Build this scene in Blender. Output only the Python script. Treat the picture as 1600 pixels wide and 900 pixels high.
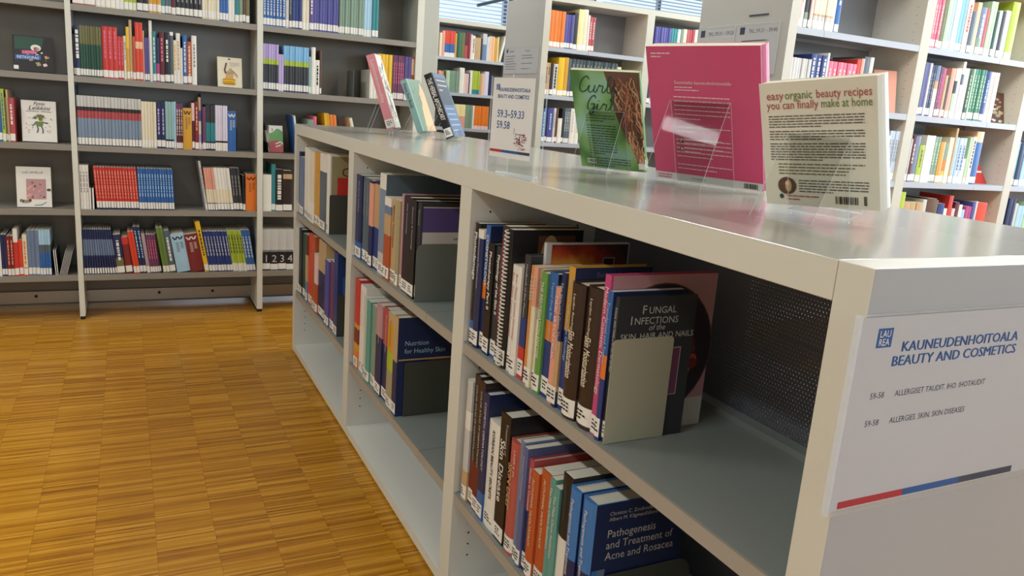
import bpy, bmesh, math, random
from mathutils import Matrix, Vector

for o in list(bpy.data.objects):
    bpy.data.objects.remove(o)
scene = bpy.context.scene
COL = scene.collection
RAD = math.radians

# ------------------------------------------------------------------ camera
cam_data = bpy.data.cameras.new('camera')
cam_data.sensor_width = 36.0
cam_data.lens = 1211.7266 / 1600 * 36.0
cam_data.clip_start = 0.02
cam = bpy.data.objects.new('camera', cam_data)
COL.objects.link(cam)
RT = Vector((0.8977660808, -0.4341817558, 0.0741772677))
UP = Vector((0.0320575298, 0.2323633555, 0.9721006048))
FW = Vector((0.4393044262, 0.8703410101, -0.2225267336))
cam.matrix_world = Matrix(((RT.x, UP.x, -FW.x, 0.0), (RT.y, UP.y, -FW.y, 0.0), (RT.z, UP.z, -FW.z, 1.25), (0, 0, 0, 1)))
scene.camera = cam

# ------------------------------------------------------------------ view, world, lights
vs = scene.view_settings
vs.view_transform = 'Standard'
vs.look = 'None'
vs.gamma = 1.0
vs.use_curve_mapping = False
vs.exposure = 0.0

world = bpy.data.worlds.new('world')
scene.world = world
world.use_nodes = True
bg = world.node_tree.nodes['Background']
bg.inputs[0].default_value = (0.78, 0.89, 1.0, 1)
bg.inputs[1].default_value = 1.2

LAMP_W = 34.0          # each ceiling lamp
LAMP_COL = (0.90, 0.965, 0.97)
DAY_W = 150.0          # daylight entering by the side windows
DAY_COL = (0.80, 0.90, 1.0)


def area(name, loc, sx, sy, power, col, direction):
    d = bpy.data.lights.new(name, 'AREA')
    d.shape = 'RECTANGLE'
    d.size, d.size_y = sx, sy
    d.energy = power
    d.color = col
    o = bpy.data.objects.new(name, d)
    COL.objects.link(o)
    o.location = loc
    o.rotation_euler = Vector(direction).to_track_quat('-Z', 'Y').to_euler()
    return o


# daylight through the side windows (outside the panes) and the far windows
area('daylight_side', (9.2, 1.15, 2.05), 2.6, 2.2, DAY_W * 1.0, DAY_COL, (-1, 0.1, -0.10))
area('daylight_side', (9.2, 4.05, 2.05), 2.6, 2.2, DAY_W * 0.8, DAY_COL, (-1, 0, -0.10))
area('daylight_far', (5.6, 10.85, 2.2), 7.0, 2.0, DAY_W * 0.62, DAY_COL, (0, -1, -0.15))
area('daylight_rear_unseen', (6.6, -3.75, 1.9), 4.0, 1.9, DAY_W * 1.2, (0.62, 0.82, 1.0), (0, 1, -0.06))
area('daylight_rear_unseen', (0.6, -3.75, 1.95), 3.0, 1.9, DAY_W * 0.30, (0.90, 0.95, 1.0), (0, 1, -0.04))  # extra light added behind the camera to brighten end panel and wall bookcase

CEIL = 3.4
LAMP_SPOTS = [(-1.7, 0.3, 1.2), (-1.7, 2.8, 1.35), (-1.5, 6.4, .5), (0.1, 5.9, .4), (2.5, 1.2, 1.15), (3.7, 1.35, .95), (5.2, 1.35, 1.2), (6.9, 1.35, .9), (2.25, 3.7, .6), (4.2, 3.85, 1.35), (6.4, 3.95, 1.0), (2.1, 6.3, .6), (4.3, 6.3, 1.2)]


# ------------------------------------------------------------------ materials
def lin(c):
    c /= 255.0
    return c / 12.92 if c <= 0.04045 else ((c + 0.055) / 1.055) ** 2.4


def rgb(hexs):
    return tuple(lin(int(hexs[i:i + 2], 16)) for i in (0, 2, 4)) + (1.0,)


PAL = {
    'black': '1b191b', 'black plum': '2a1b24', 'blue': '2f62a6', 'brick pink': 'b4574c', 'bright blue': '3f78b8', 'brown': '5e3e2b', 'brown red': '6b2420',
    'charcoal': '33353a', 'cream': 'e2d8bd', 'dark blue': '25397a', 'dark brown': '33241f', 'dark green': '1f4a38', 'dark red': '7c2424', 'dark slate': '3a474c',
    'dusty pink': 'b98c92', 'dusty red': 'b04a4e', 'green': '2f7858', 'grey': '8c8c8c', 'grey blue': '7d90a6', 'grey green': '7c9683', 'grey pink': 'b09aa0',
    'khaki': 'a39a74', 'leaf green': '649a4c', 'light blue': 'a6cbe2', 'light grey': 'c6c5c1', 'lilac': 'b5a3d4', 'lilac white': 'd6cfe0', 'lime': 'a9bd3a',
    'magenta': 'b5407c', 'magenta pink': 'c2477c', 'maroon': '5c1f2b', 'navy': '1e2a55', 'ochre': 'd09a34', 'olive': '6d6a3e', 'olive green': '66803a', 'orange': 'e27a28',
    'pale blue': 'bccbdc', 'pale green': 'b4d2ac', 'pale pink': 'e4c4c0', 'pale sage': 'b9c8bb', 'pale teal': '8fb6b2', 'pale yellow': 'e6dba0', 'peach': 'efbf98',
    'pink': 'dc6a84', 'amber': 'd08e48', 'plum': '6f3b5e', 'purple': '574a86', 'red': 'c8362e', 'rust': 'b2532e', 'rust orange': 'b8562a', 'salmon': 'e2a08a', 'scarlet': 'd8432a',
    'sea green': '5f9a90', 'sky blue': '7fb6de', 'slate': '55646f', 'slate blue': '5a6390', 'steel': '6d7f9c', 'tan': 'c0a074', 'teal': '2e8288', 'terracotta': 'a5573f',
    'violet': '4f4d94', 'white': 'e6e2d8', 'yellow': 'e6bb2c',
}
_mats = {}


def mat(name, color, rough=0.5, spec=0.5, metal=0.0, emit=None, coat=0.0):
    m = bpy.data.materials.new(name)
    m.use_nodes = True
    b = m.node_tree.nodes['Principled BSDF']
    b.inputs['Base Color'].default_value = rgb(color) if isinstance(color, str) else color
    b.inputs['Roughness'].default_value = rough
    b.inputs['Specular IOR Level'].default_value = spec
    b.inputs['Metallic'].default_value = metal
    b.inputs['Coat Weight'].default_value = coat
    if emit:
        b.inputs['Emission Color'].default_value = emit[0]
        b.inputs['Emission Strength'].default_value = emit[1]
    return m


def noise_tint(m, scale=(1, 1, 1), amount=0.06, detail=3.0, nscale=6.0):
    """slight procedural unevenness of the surface's own colour and gloss"""
    nt = m.node_tree
    b = nt.nodes['Principled BSDF']
    tc = nt.nodes.new('ShaderNodeTexCoord')
    mp = nt.nodes.new('ShaderNodeMapping')
    mp.inputs['Scale'].default_value = scale
    nz = nt.nodes.new('ShaderNodeTexNoise')
    nz.inputs['Scale'].default_value = nscale
    nz.inputs['Detail'].default_value = detail
    hs = nt.nodes.new('ShaderNodeHueSaturation')
    hs.inputs['Color'].default_value = b.inputs['Base Color'].default_value
    mr = nt.nodes.new('ShaderNodeMapRange')
    mr.inputs['To Min'].default_value = 1 - amount
    mr.inputs['To Max'].default_value = 1 + amount
    nt.links.new(tc.outputs['Object'], mp.inputs['Vector'])
    nt.links.new(mp.outputs['Vector'], nz.inputs['Vector'])
    nt.links.new(nz.outputs['Fac'], mr.inputs['Value'])
    nt.links.new(mr.outputs['Result'], hs.inputs['Value'])
    nt.links.new(hs.outputs['Color'], b.inputs['Base Color'])
    return m


def pal(c):
    if c not in _mats:
        _mats[c] = noise_tint(mat('cover ' + c, PAL[c], 0.38, 0.5), amount=0.09, nscale=9.0)
    return _mats[c]


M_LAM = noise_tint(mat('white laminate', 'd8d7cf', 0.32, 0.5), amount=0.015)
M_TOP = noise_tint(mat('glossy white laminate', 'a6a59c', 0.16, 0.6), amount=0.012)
M_EDGE = noise_tint(mat('laminate edging', 'd6d5c8', 0.4, 0.5), amount=0.02)
M_SHELF = noise_tint(mat('grey lacquered steel', '7d8480', 0.36, 0.5), amount=0.03)
M_SHELFEDGE = noise_tint(mat('grey steel lip', 'a39d92', 0.4, 0.5), amount=0.02)
M_DARKBACK = noise_tint(mat('dark grey back board', '716b5d', 0.3, 0.5), amount=0.05)
M_RBACK = noise_tint(mat('smooth grey back board', '8a8a8a', 0.14, 0.6), amount=0.03)
M_RSHELF = noise_tint(mat('blue grey steel', 'b0b5bf', 0.35, 0.5), amount=0.02)
M_RSIDE = noise_tint(mat('beige birch side', 'e4dccb', 0.45, 0.4), amount=0.03)
M_LSHELF = noise_tint(mat('warm grey steel', '8c867b', 0.36, 0.5), amount=0.03)
M_GENDP = noise_tint(mat('grey end laminate', 'a9abad', 0.38, 0.4), amount=0.012)
M_PAPER2 = noise_tint(mat('sign paper behind acrylic', 'c6c5ca', 0.5, 0.4), amount=0.01)
M_REDGE = noise_tint(mat('cream shelf edging', 'c4c1b5', 0.4, 0.4), amount=0.02)
M_RENDP = noise_tint(mat('pale grey end panel', 'b7b6b2', 0.4, 0.4), amount=0.015)
M_FOOT = mat('black rubber', '14110f', 0.7)
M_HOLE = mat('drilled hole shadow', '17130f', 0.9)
M_PAGES = noise_tint(mat('page edges', 'd6d0bf', 0.75, 0.2), scale=(1, 1, 1), amount=0.05, nscale=60)
M_LABEL = mat('paper label', 'e9e6de', 0.55, 0.3)
M_INK = mat('dark ink', '2a2724', 0.6, 0.2)
M_PAPER = noise_tint(mat('sign paper', 'e9e9ea', 0.6, 0.3), amount=0.01)
M_BLUEINK = mat('blue print', '2f5d9c', 0.5, 0.3)
M_REDINK = mat('red print', 'b8343e', 0.5, 0.3)
M_NAVYINK = mat('grey navy print', '3c4658', 0.5, 0.3)
M_WHITEINK = mat('white print', 'eceae6', 0.5, 0.3)
M_BEND_DARK = noise_tint(mat('dark grey steel plate', '45473f', 0.4, 0.5), amount=0.03)
M_BEND_GREY = noise_tint(mat('grey steel plate', '6a706a', 0.4, 0.5), amount=0.03)
M_BEND_BEIGE = noise_tint(mat('beige steel plate', 'b0ae98', 0.4, 0.5), amount=0.02)
M_RAIL = noise_tint(mat('brushed aluminium', '9b968c', 0.32, 0.5, metal=0.7), amount=0.05)
M_WALL = noise_tint(mat('painted wall', 'd2cfc6', 0.8, 0.2), amount=0.02)
M_CEIL = noise_tint(mat('ceiling white', 'e0ded8', 0.85, 0.2), amount=0.02)
M_FRAME = mat('grey window frame', '5c6670', 0.4, 0.5)
M_BLIND = mat('pale blind slat', 'c9d6e4', 0.5, 0.4)
M_COIL = mat('white wire coil', 'dcdad2', 0.4, 0.5)


def acrylic(name, tint, gloss):
    m = bpy.data.materials.new(name)
    m.use_nodes = True
    nt = m.node_tree
    nt.nodes.remove(nt.nodes['Principled BSDF'])
    out = nt.nodes['Material Output']
    tr = nt.nodes.new('ShaderNodeBsdfTransparent')
    tr.inputs[0].default_value = tint
    gl = nt.nodes.new('ShaderNodeBsdfGlossy')
    gl.inputs['Roughness'].default_value = 0.03
    fr = nt.nodes.new('ShaderNodeFresnel')
    fr.inputs['IOR'].default_value = 1.45
    mul = nt.nodes.new('ShaderNodeMath')
    mul.operation = 'MULTIPLY'
    mul.inputs[1].default_value = gloss
    mix = nt.nodes.new('ShaderNodeMixShader')
    geo = nt.nodes.new('ShaderNodeNewGeometry')
    front = nt.nodes.new('ShaderNodeMath')
    front.operation = 'SUBTRACT'
    front.inputs[0].default_value = 1.0
    nt.links.new(geo.outputs['Backfacing'], front.inputs[1])
    both = nt.nodes.new('ShaderNodeMath')
    both.operation = 'MULTIPLY'
    nt.links.new(fr.outputs[0], both.inputs[0])
    nt.links.new(front.outputs[0], both.inputs[1])
    nt.links.new(both.outputs[0], mul.inputs[0])
    nt.links.new(mul.outputs[0], mix.inputs[0])
    nt.links.new(tr.outputs[0], mix.inputs[1])
    nt.links.new(gl.outputs[0], mix.inputs[2])
    nt.links.new(mix.outputs[0], out.inputs[0])
    return m


M_ACRYL = acrylic('clear acrylic sheet', (0.97, 0.975, 0.97, 1), 0.13)
M_GLASS = acrylic('window pane', (0.96, 0.98, 1, 1), 0.6)


def acrylic_edge():  # whitish edge colour imitates light caught in clear polished edges
    m = bpy.data.materials.new('polished acrylic edge')
    m.use_nodes = True
    nt = m.node_tree
    nt.nodes.remove(nt.nodes['Principled BSDF'])
    out = nt.nodes['Material Output']
    tr = nt.nodes.new('ShaderNodeBsdfTransparent')
    df = nt.nodes.new('ShaderNodeBsdfTranslucent')
    df.inputs[0].default_value = (0.9, 0.93, 0.95, 1)
    d2 = nt.nodes.new('ShaderNodeBsdfDiffuse')
    d2.inputs[0].default_value = (0.85, 0.9, 0.93, 1)
    a = nt.nodes.new('ShaderNodeMixShader')
    a.inputs[0].default_value = 0.5
    b = nt.nodes.new('ShaderNodeMixShader')
    b.inputs[0].default_value = 0.4
    nt.links.new(df.outputs[0], a.inputs[1])
    nt.links.new(d2.outputs[0], a.inputs[2])
    nt.links.new(tr.outputs[0], b.inputs[1])
    nt.links.new(a.outputs[0], b.inputs[2])
    nt.links.new(b.outputs[0], out.inputs[0])
    return m


M_ACEDGE = acrylic_edge()


def parquet():
    m = bpy.data.materials.new('industrial strip parquet')
    m.use_nodes = True
    nt = m.node_tree
    b = nt.nodes['Principled BSDF']
    N = nt.nodes.new
    L = nt.links.new

    def math_(op, a, bb=None):
        n = N('ShaderNodeMath')
        n.operation = op
        for i, v in enumerate((a, bb)):
            if v is None:
                continue
            if isinstance(v, (int, float)):
                n.inputs[i].default_value = v
            else:
                L(v, n.inputs[i])
        return n.outputs[0]
    geo = N('ShaderNodeNewGeometry')
    sep = N('ShaderNodeSeparateXYZ')
    L(geo.outputs['Position'], sep.inputs[0])
    x, y = sep.outputs[0], sep.outputs[1]
    cx = math_('DIVIDE', math_('ADD', x, 0.272), 0.1545)
    colid = math_('FLOOR', cx)
    wn1 = N('ShaderNodeTexWhiteNoise')
    wn1.noise_dimensions = '1D'
    L(colid, wn1.inputs['W'])
    ys = math_('ADD', math_('DIVIDE', y, 0.0085), math_('MULTIPLY', wn1.outputs['Value'], 7.3))
    rowid = math_('FLOOR', ys)
    cmb = N('ShaderNodeCombineXYZ')
    L(colid, cmb.inputs[0])
    L(rowid, cmb.inputs[1])
    wn2 = N('ShaderNodeTexWhiteNoise')
    wn2.noise_dimensions = '2D'
    L(cmb.outputs[0], wn2.inputs['Vector'])
    # blocks of strips sharing a tone
    cmb3 = N('ShaderNodeCombineXYZ')
    L(colid, cmb3.inputs[0])
    L(math_('FLOOR', math_('DIVIDE', ys, 17.0)), cmb3.inputs[1])
    wn3 = N('ShaderNodeTexWhiteNoise')
    wn3.noise_dimensions = '2D'
    L(cmb3.outputs[0], wn3.inputs['Vector'])
    # grain along the strips
    mp = N('ShaderNodeCombineXYZ')
    L(math_('MULTIPLY', x, 7.0), mp.inputs[0])
    L(math_('ADD', math_('MULTIPLY', y, 230.0), math_('MULTIPLY', wn1.outputs['Value'], 90.0)), mp.inputs[1])
    nz = N('ShaderNodeTexNoise')
    nz.inputs['Scale'].default_value = 1.0
    nz.inputs['Detail'].default_value = 4.0
    L(mp.outputs[0], nz.inputs['Vector'])
    tone = math_('ADD', math_('ADD', math_('MULTIPLY', wn2.outputs['Value'], 0.48), math_('MULTIPLY', nz.outputs['Fac'], 0.75)), math_('MULTIPLY', wn3.outputs['Value'], 0.05))
    ramp = N('ShaderNodeValToRGB')
    e = ramp.color_ramp.elements
    e[0].position = 0.18
    e[0].color = rgb('653b09')
    e[1].position = 1.0
    e[1].color = rgb('d59f3a')
    e2 = ramp.color_ramp.elements.new(0.45)
    e2.color = rgb('a36a12')
    e3 = ramp.color_ramp.elements.new(0.72)
    e3.color = rgb('bb831b')
    L(tone, ramp.inputs[0])
    # dark joints between the columns
    fx = math_('FRACT', cx)
    edge = math_('LESS_THAN', fx, 0.012)
    mix = N('ShaderNodeMix')
    mix.data_type = 'RGBA'
    L(math_('MULTIPLY', edge, 0.3), mix.inputs['Factor'])
    L(ramp.outputs[0], mix.inputs['A'])
    mix.inputs['B'].default_value = rgb('5a3410')
    L(mix.outputs['Result'], b.inputs['Base Color'])
    b.inputs['Roughness'].default_value = 0.33
    b.inputs['Specular IOR Level'].default_value = 0.45
    return m


M_FLOOR = parquet()


def perforated():
    """dark steel sheet with rows of punched holes, the holes let light through"""
    m = bpy.data.materials.new('perforated dark steel')
    m.use_nodes = True
    nt = m.node_tree
    b = nt.nodes['Principled BSDF']
    b.inputs['Base Color'].default_value = rgb('5e5f66')
    b.inputs['Roughness'].default_value = 0.42
    N = nt.nodes.new
    L = nt.links.new
    geo = N('ShaderNodeNewGeometry')
    sep = N('ShaderNodeSeparateXYZ')
    L(geo.outputs['Position'], sep.inputs[0])

    def math_(op, a, bb=None):
        n = N('ShaderNodeMath')
        n.operation = op
        for i, v in enumerate((a, bb)):
            if v is None:
                continue
            if isinstance(v, (int, float)):
                n.inputs[i].default_value = v
            else:
                L(v, n.inputs[i])
        return n.outputs[0]
    S = 0.0075
    zz = math_('DIVIDE', sep.outputs[2], S)
    row = math_('FLOOR', zz)
    yy = math_('ADD', math_('DIVIDE', sep.outputs[1], S), math_('MULTIPLY', math_('MODULO', row, 2.0), 0.5))
    du = math_('SUBTRACT', math_('FRACT', yy), 0.5)
    dv = math_('SUBTRACT', math_('FRACT', zz), 0.5)
    r2 = math_('ADD', math_('MULTIPLY', du, du), math_('MULTIPLY', dv, dv))
    hole = math_('LESS_THAN', r2, 0.06)
    tr = N('ShaderNodeBsdfTransparent')
    mix = N('ShaderNodeMixShader')
    L(hole, mix.inputs[0])
    L(b.outputs[0], mix.inputs[1])
    L(tr.outputs[0], mix.inputs[2])
    L(mix.outputs[0], nt.nodes['Material Output'].inputs[0])
    return m


M_PERF = perforated()


# ------------------------------------------------------------------ mesh helpers
class MB:
    def __init__(self):
        self.v, self.f, self.mi, self.mats = [], [], [], []

    def m(self, material):
        if material not in self.mats:
            self.mats.append(material)
        return self.mats.index(material)

    def face(self, pts, material):
        i = len(self.v)
        self.v += [tuple(p) for p in pts]
        self.f.append(tuple(range(i, i + len(pts))))
        self.mi.append(self.m(material))

    def box(self, x0, x1, y0, y1, z0, z1, material, only=None, mats=None):
        i = len(self.v)
        self.v += [(x0, y0, z0), (x1, y0, z0), (x1, y1, z0), (x0, y1, z0), (x0, y0, z1), (x1, y0, z1), (x1, y1, z1), (x0, y1, z1)]
        fs = dict(b=(0, 3, 2, 1), t=(4, 5, 6, 7), f=(0, 1, 5, 4), r=(1, 2, 6, 5), k=(2, 3, 7, 6), l=(3, 0, 4, 7))
        for kf, q in fs.items():
            self.f.append(tuple(i + a for a in q))
            self.mi.append(self.m((mats or {}).get(kf, material)))

    def prism(self, poly, axis, a, b, material):
        """closed 2-D polygon extruded along an axis (x: poly=(y,z), y: poly=(x,z), z: poly=(x,y))"""
        def P(p, t):
            return {'x': (t, p[0], p[1]), 'y': (p[0], t, p[1]), 'z': (p[0], p[1], t)}[axis]
        i = len(self.v)
        n = len(poly)
        self.v += [P(p, a) for p in poly] + [P(p, b) for p in poly]
        k = self.m(material)
        self.f += [tuple(i + j for j in range(n))[::-1], tuple(i + n + j for j in range(n))]
        self.mi += [k, k]
        for j in range(n):
            self.f.append((i + j, i + (j + 1) % n, i + n + (j + 1) % n, i + n + j))
            self.mi.append(k)

    def tube(self, pts, r, material, seg=8):
        pts = [Vector(p) for p in pts]
        i0 = len(self.v)
        k = self.m(material)
        n = len(pts)
        for j, p in enumerate(pts):
            t = (pts[min(j + 1, n - 1)] - pts[max(j - 1, 0)]).normalized()
            a = t.orthogonal().normalized() if abs(t.z) > 0.9 else t.cross(Vector((0, 0, 1))).normalized()
            b = t.cross(a)
            for s in range(seg):
                w = 2 * math.pi * s / seg
                self.v.append(tuple(p + a * (r * math.cos(w)) + b * (r * math.sin(w))))
        for j in range(n - 1):
            for s in range(seg):
                s2 = (s + 1) % seg
                self.f.append((i0 + j * seg + s, i0 + j * seg + s2, i0 + (j + 1) * seg + s2, i0 + (j + 1) * seg + s))
                self.mi.append(k)
        self.f += [tuple(i0 + s for s in range(seg))[::-1], tuple(i0 + (n - 1) * seg + s for s in range(seg))]
        self.mi += [k, k]

    def mesh(self, name):
        me = bpy.data.meshes.new(name)
        me.from_pydata(self.v, [], self.f)
        for mm in self.mats:
            me.materials.append(mm)
        me.polygons.foreach_set('material_index', self.mi)
        bm = bmesh.new()
        bm.from_mesh(me)
        bmesh.ops.recalc_face_normals(bm, faces=bm.faces)
        bm.to_mesh(me)
        bm.free()
        me.update()
        return me

    def build(self, name, parent=None, bevel=0.0, smooth=False):
        o = bpy.data.objects.new(name, self.mesh(name))
        COL.objects.link(o)
        if parent:
            o.parent = parent
        if bevel:
            md = o.modifiers.new('bevel', 'BEVEL')
            md.width = bevel
            md.segments = 2
            md.limit_method = 'ANGLE'
        if smooth:
            o.data.shade_smooth()
        return o


def tag(o, label=None, cat=None, group=None, kind=None):
    if label:
        o['label'] = label
    if cat:
        o['category'] = cat
    if group:
        o['group'] = group
    if kind:
        o['kind'] = kind
    return o


def empty(name, matrix):
    o = bpy.data.objects.new(name, None)
    o.empty_display_size = 0.05
    COL.objects.link(o)
    o.matrix_world = matrix
    return o


def basis(xa, ya, za, loc):
    return Matrix(((xa[0], ya[0], za[0], loc[0]), (xa[1], ya[1], za[1], loc[1]), (xa[2], ya[2], za[2], loc[2]), (0, 0, 0, 1)))


def text(name, s, loc, right, up, size, material, parent, align='LEFT', shear=0.0, bold=0.0, sx=1.0, valign='BOTTOM_BASELINE'):
    c = bpy.data.curves.new(name, 'FONT')
    c.body = s
    c.size = size
    c.align_x = align
    c.align_y = valign
    c.shear = shear
    c.offset = bold
    c.resolution_u = 2
    c.materials.append(material)
    tmp = bpy.data.objects.new(name, c)
    me = bpy.data.meshes.new_from_object(tmp)
    bpy.data.objects.remove(tmp)
    bpy.data.curves.remove(c)
    me.name = name
    o = bpy.data.objects.new(name, me)
    COL.objects.link(o)
    o.parent = parent
    r, u = Vector(right).normalized(), Vector(up).normalized()
    n = r.cross(u)
    o.matrix_local = basis(r * sx, u, n, loc)
    return o


def structure(name, mb, bevel=0.0):
    return tag(mb.build(name, bevel=bevel), kind='structure')


# ------------------------------------------------------------------ the room
XL, XR, YN, YF = -4.2, 8.9, -3.5, 10.5
mb = MB()
mb.box(XL - .1, XR + .1, YN - .1, YF + .1, -0.08, 0.0, M_FLOOR)
structure('floor', mb)
mb = MB()
mb.box(XL - .1, XR + .1, YN - .1, YF + .1, CEIL, CEIL + 0.1, M_CEIL)
structure('ceiling', mb)


def wall_with_windows(name, axis, at, thick, lo, hi, wins, zs, ze):
    """a wall in the plane axis=at with window openings; wins = [(a, b)] along it"""
    mb = MB()

    def piece(a, b, z0, z1):
        if axis == 'y':
            mb.box(a, b, min(at, at + thick), max(at, at + thick), z0, z1, M_WALL)
        else:
            mb.box(min(at, at + thick), max(at, at + thick), a, b, z0, z1, M_WALL)
    cur = lo
    for a, b in wins:
        piece(cur, a, 0, CEIL)
        piece(a, b, 0, zs)
        piece(a, b, ze, CEIL)
        cur = b
    piece(cur, hi, 0, CEIL)
    return structure(name, mb)


WN = [0]


def window(axis, at, a, b, zs, ze, mull, depth=0.07):
    """frame bars and one pane set in an opening; children of the window"""
    WN[0] += 1
    nm = 'window_%d' % WN[0]

    def bx(mbx, p0, p1, z0, z1, d0, d1, m):
        if axis == 'y':
            mbx.box(p0, p1, at + d0, at + d1, z0, z1, m)
        else:
            mbx.box(at + d0, at + d1, p0, p1, z0, z1, m)
    root = empty(nm, Matrix.Translation((a, at, zs) if axis == 'y' else (at, a, zs)))
    tag(root, kind='structure')
    inv = root.matrix_world.inverted()
    fr = MB()
    t = 0.05
    bx(fr, a, a + t, zs, ze, 0.02, 0.02 + depth, M_FRAME)
    bx(fr, b - t, b, zs, ze, 0.02, 0.02 + depth, M_FRAME)
    bx(fr, a + t, b - t, zs, zs + t, 0.02, 0.02 + depth, M_FRAME)
    bx(fr, a + t, b - t, ze - t, ze, 0.02, 0.02 + depth, M_FRAME)
    for q in mull:
        bx(fr, q - t / 2, q + t / 2, zs + t, ze - t, 0.02, 0.02 + depth, M_FRAME)
    o = fr.build('window_frame', root)
    o.matrix_parent_inverse = inv
    tag(o, kind='structure')
    pn = MB()
    bx(pn, a + t, b - t, zs + t, ze - t, 0.055, 0.061, M_GLASS)
    o = pn.build('window_pane', root)
    o.matrix_parent_inverse = inv
    tag(o, kind='structure')
    return root


ZS, ZE = 0.95, 3.25
FARW = [(0.4, 3.2), (3.35, 6.15), (6.3, 8.7)]
wall_with_windows('wall_far', 'y', YF, 0.1, XL, XR, FARW, ZS, ZE)
window('y', YF, 0.4, 3.2, ZS, ZE, [1.8])
window('y', YF, 3.35, 6.15, ZS, ZE, [4.87])
window('y', YF, 6.3, 8.7, ZS, ZE, [7.5])
wall_with_windows('wall_side', 'x', XR, 0.1, YN, YF, [(-0.2, 2.5), (2.7, 5.4)], ZS, ZE)
window('x', XR, -0.2, 2.5, ZS, ZE, [1.15])
window('x', XR, 2.7, 5.4, ZS, ZE, [4.05])
wall_with_windows('wall_near', 'y', YN, -0.1, XL, XR, [(-0.9, 2.1), (4.6, 8.6)], ZS, 2.9)
window('y', YN - 0.1, -0.9, 2.1, ZS, 2.9, [0.6])  # unseen window added to go with the extra rear light
window('y', YN - 0.1, 4.6, 8.6, ZS, 2.9, [6.6])
mb = MB()
mb.box(XL - .1, XL, YN, YF, 0, CEIL, M_WALL)
structure('wall_opposite', mb)

mb = MB()
mb.box(1.60, 1.917, 5.20, 5.50, 0, CEIL, noise_tint(mat('grey painted pillar', 'b4b5ad', 0.7, 0.3), amount=0.015))
structure('wall_pillar', mb)

# horizontal slat blinds inside the far windows
for i, (a, b, zb, lab) in enumerate([(3.45, 6.05, 2.34, 'pale blind drawn halfway down the window behind the farthest bookcase'), (6.4, 8.6, 2.2, 'pale slatted blind over the far window above the second bookcase')]):
    root = empty('window_blind', Matrix.Translation((a, YF - 0.09, ZE)))
    tag(root, lab, 'blind')
    hd = MB()
    hd.box(0, b - a, -0.02, 0.03, -0.05, 0.0, M_FRAME)
    hd.build('head_rail', root)
    sl = MB()
    z = -0.09
    while ZE + z > zb:
        sl.prism([(-0.014, z - 0.016), (0.014, z + 0.002), (0.014, z + 0.004), (-0.014, z - 0.014)], 'x', 0.01, b - a - 0.01, M_BLIND)
        z -= 0.052 if i == 0 else 0.048
    sl.build('slats', root)
    br = MB()
    br.box(0.01, b - a - 0.01, -0.014, 0.014, z - 0.02, z, M_FRAME)
    br.build('bottom_rail', root)

# dark stay bar that holds the far window open
root = empty('window_stay', Matrix.Translation((4.87, YF - 0.16, 2.62)))
tag(root, 'dark sloping bar fixed to the far window post above the bookcase', 'window bar')
s = MB()
s.tube([(0.0, 0, 0.16), (-0.55, -0.1, -0.02)], 0.022, M_FRAME)
s.build('bar', root)
s = MB()
s.tube([(0.0, 0, -1.6), (0.0, 0, 0.6)], 0.035, M_FRAME, 10)
s.build('post', root)

# ------------------------------------------------------------------ ceiling lamps
M_LAMP = mat('lamp diffuser', 'ffffff', 0.5, 0.2, emit=((1.0, 0.92, 0.80, 1), 5.0))
M_HOUS = mat('lamp housing', 'd8d8d6', 0.45)
ORD = ['first', 'second', 'third', 'fourth', 'fifth', 'sixth', 'seventh', 'eighth', 'ninth', 'tenth', 'eleventh', 'twelfth', 'thirteenth', 'fourteenth', 'fifteenth', 'sixteenth', 'seventeenth', 'eighteenth', 'nineteenth', 'twentieth']
for i, (lx, ly, lf) in enumerate(LAMP_SPOTS):
    root = empty('ceiling_light', Matrix.Translation((lx, ly, CEIL)))
    tag(root, 'long white strip light on the ceiling over the library aisles', 'ceiling light', 'ceiling strip lights')
    h = MB()
    h.box(-0.09, 0.09, -0.65, 0.65, -0.06, 0.0, M_HOUS)
    h.build('housing', root, bevel=0.004)
    d = MB()
    d.box(-0.075, 0.075, -0.63, 0.63, -0.072, -0.0605, M_LAMP)
    d.build('diffuser', root)
    area('lamp_light', (lx, ly, CEIL - 0.085), 0.15, 1.25, LAMP_W * lf, LAMP_COL, (0, 0, -1))

# ------------------------------------------------------------------ the low white bookcase
X0, XB = 0.7075, 1.4178
YNEAR, YJ, Y3N, Y3F, Y2N, Y2F, Y1N, Y1F = 0.5524, 0.6010, 1.6429, 1.7088, 2.6988, 2.7668, 3.7355, 3.7849
HT, TT = 1.1154, 0.0473
XM = 1.0626


def holes(mb, face, at, cols, z0, z1, step=0.032, r=0.0028):
    """a column of drilled shelf-pin holes on a panel face"""
    z = z0
    while z < z1:
        for c in cols:
            pts = []
            for s in range(6):
                w = math.pi / 3 * s
                a, b = c + r * math.cos(w), z + r * math.sin(w)
                pts.append((a, at, b) if face == 'y' else (at, a, b))
            mb.face(pts, M_HOLE)
        z += step


low = empty('low_bookcase', Matrix.Translation((X0, YNEAR, 0)))
tag(low, 'long waist-high white bookcase standing on the parquet with an end sign', 'bookcase')
INV = low.matrix_world.inverted()


def part(mb, name, root, bevel=0.0, label=None, parent=None):
    o = mb.build(name, parent or root, bevel)
    if parent is None:
        o.matrix_parent_inverse = root.matrix_world.inverted()
    if label:
        o['label'] = label
    return o


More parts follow.
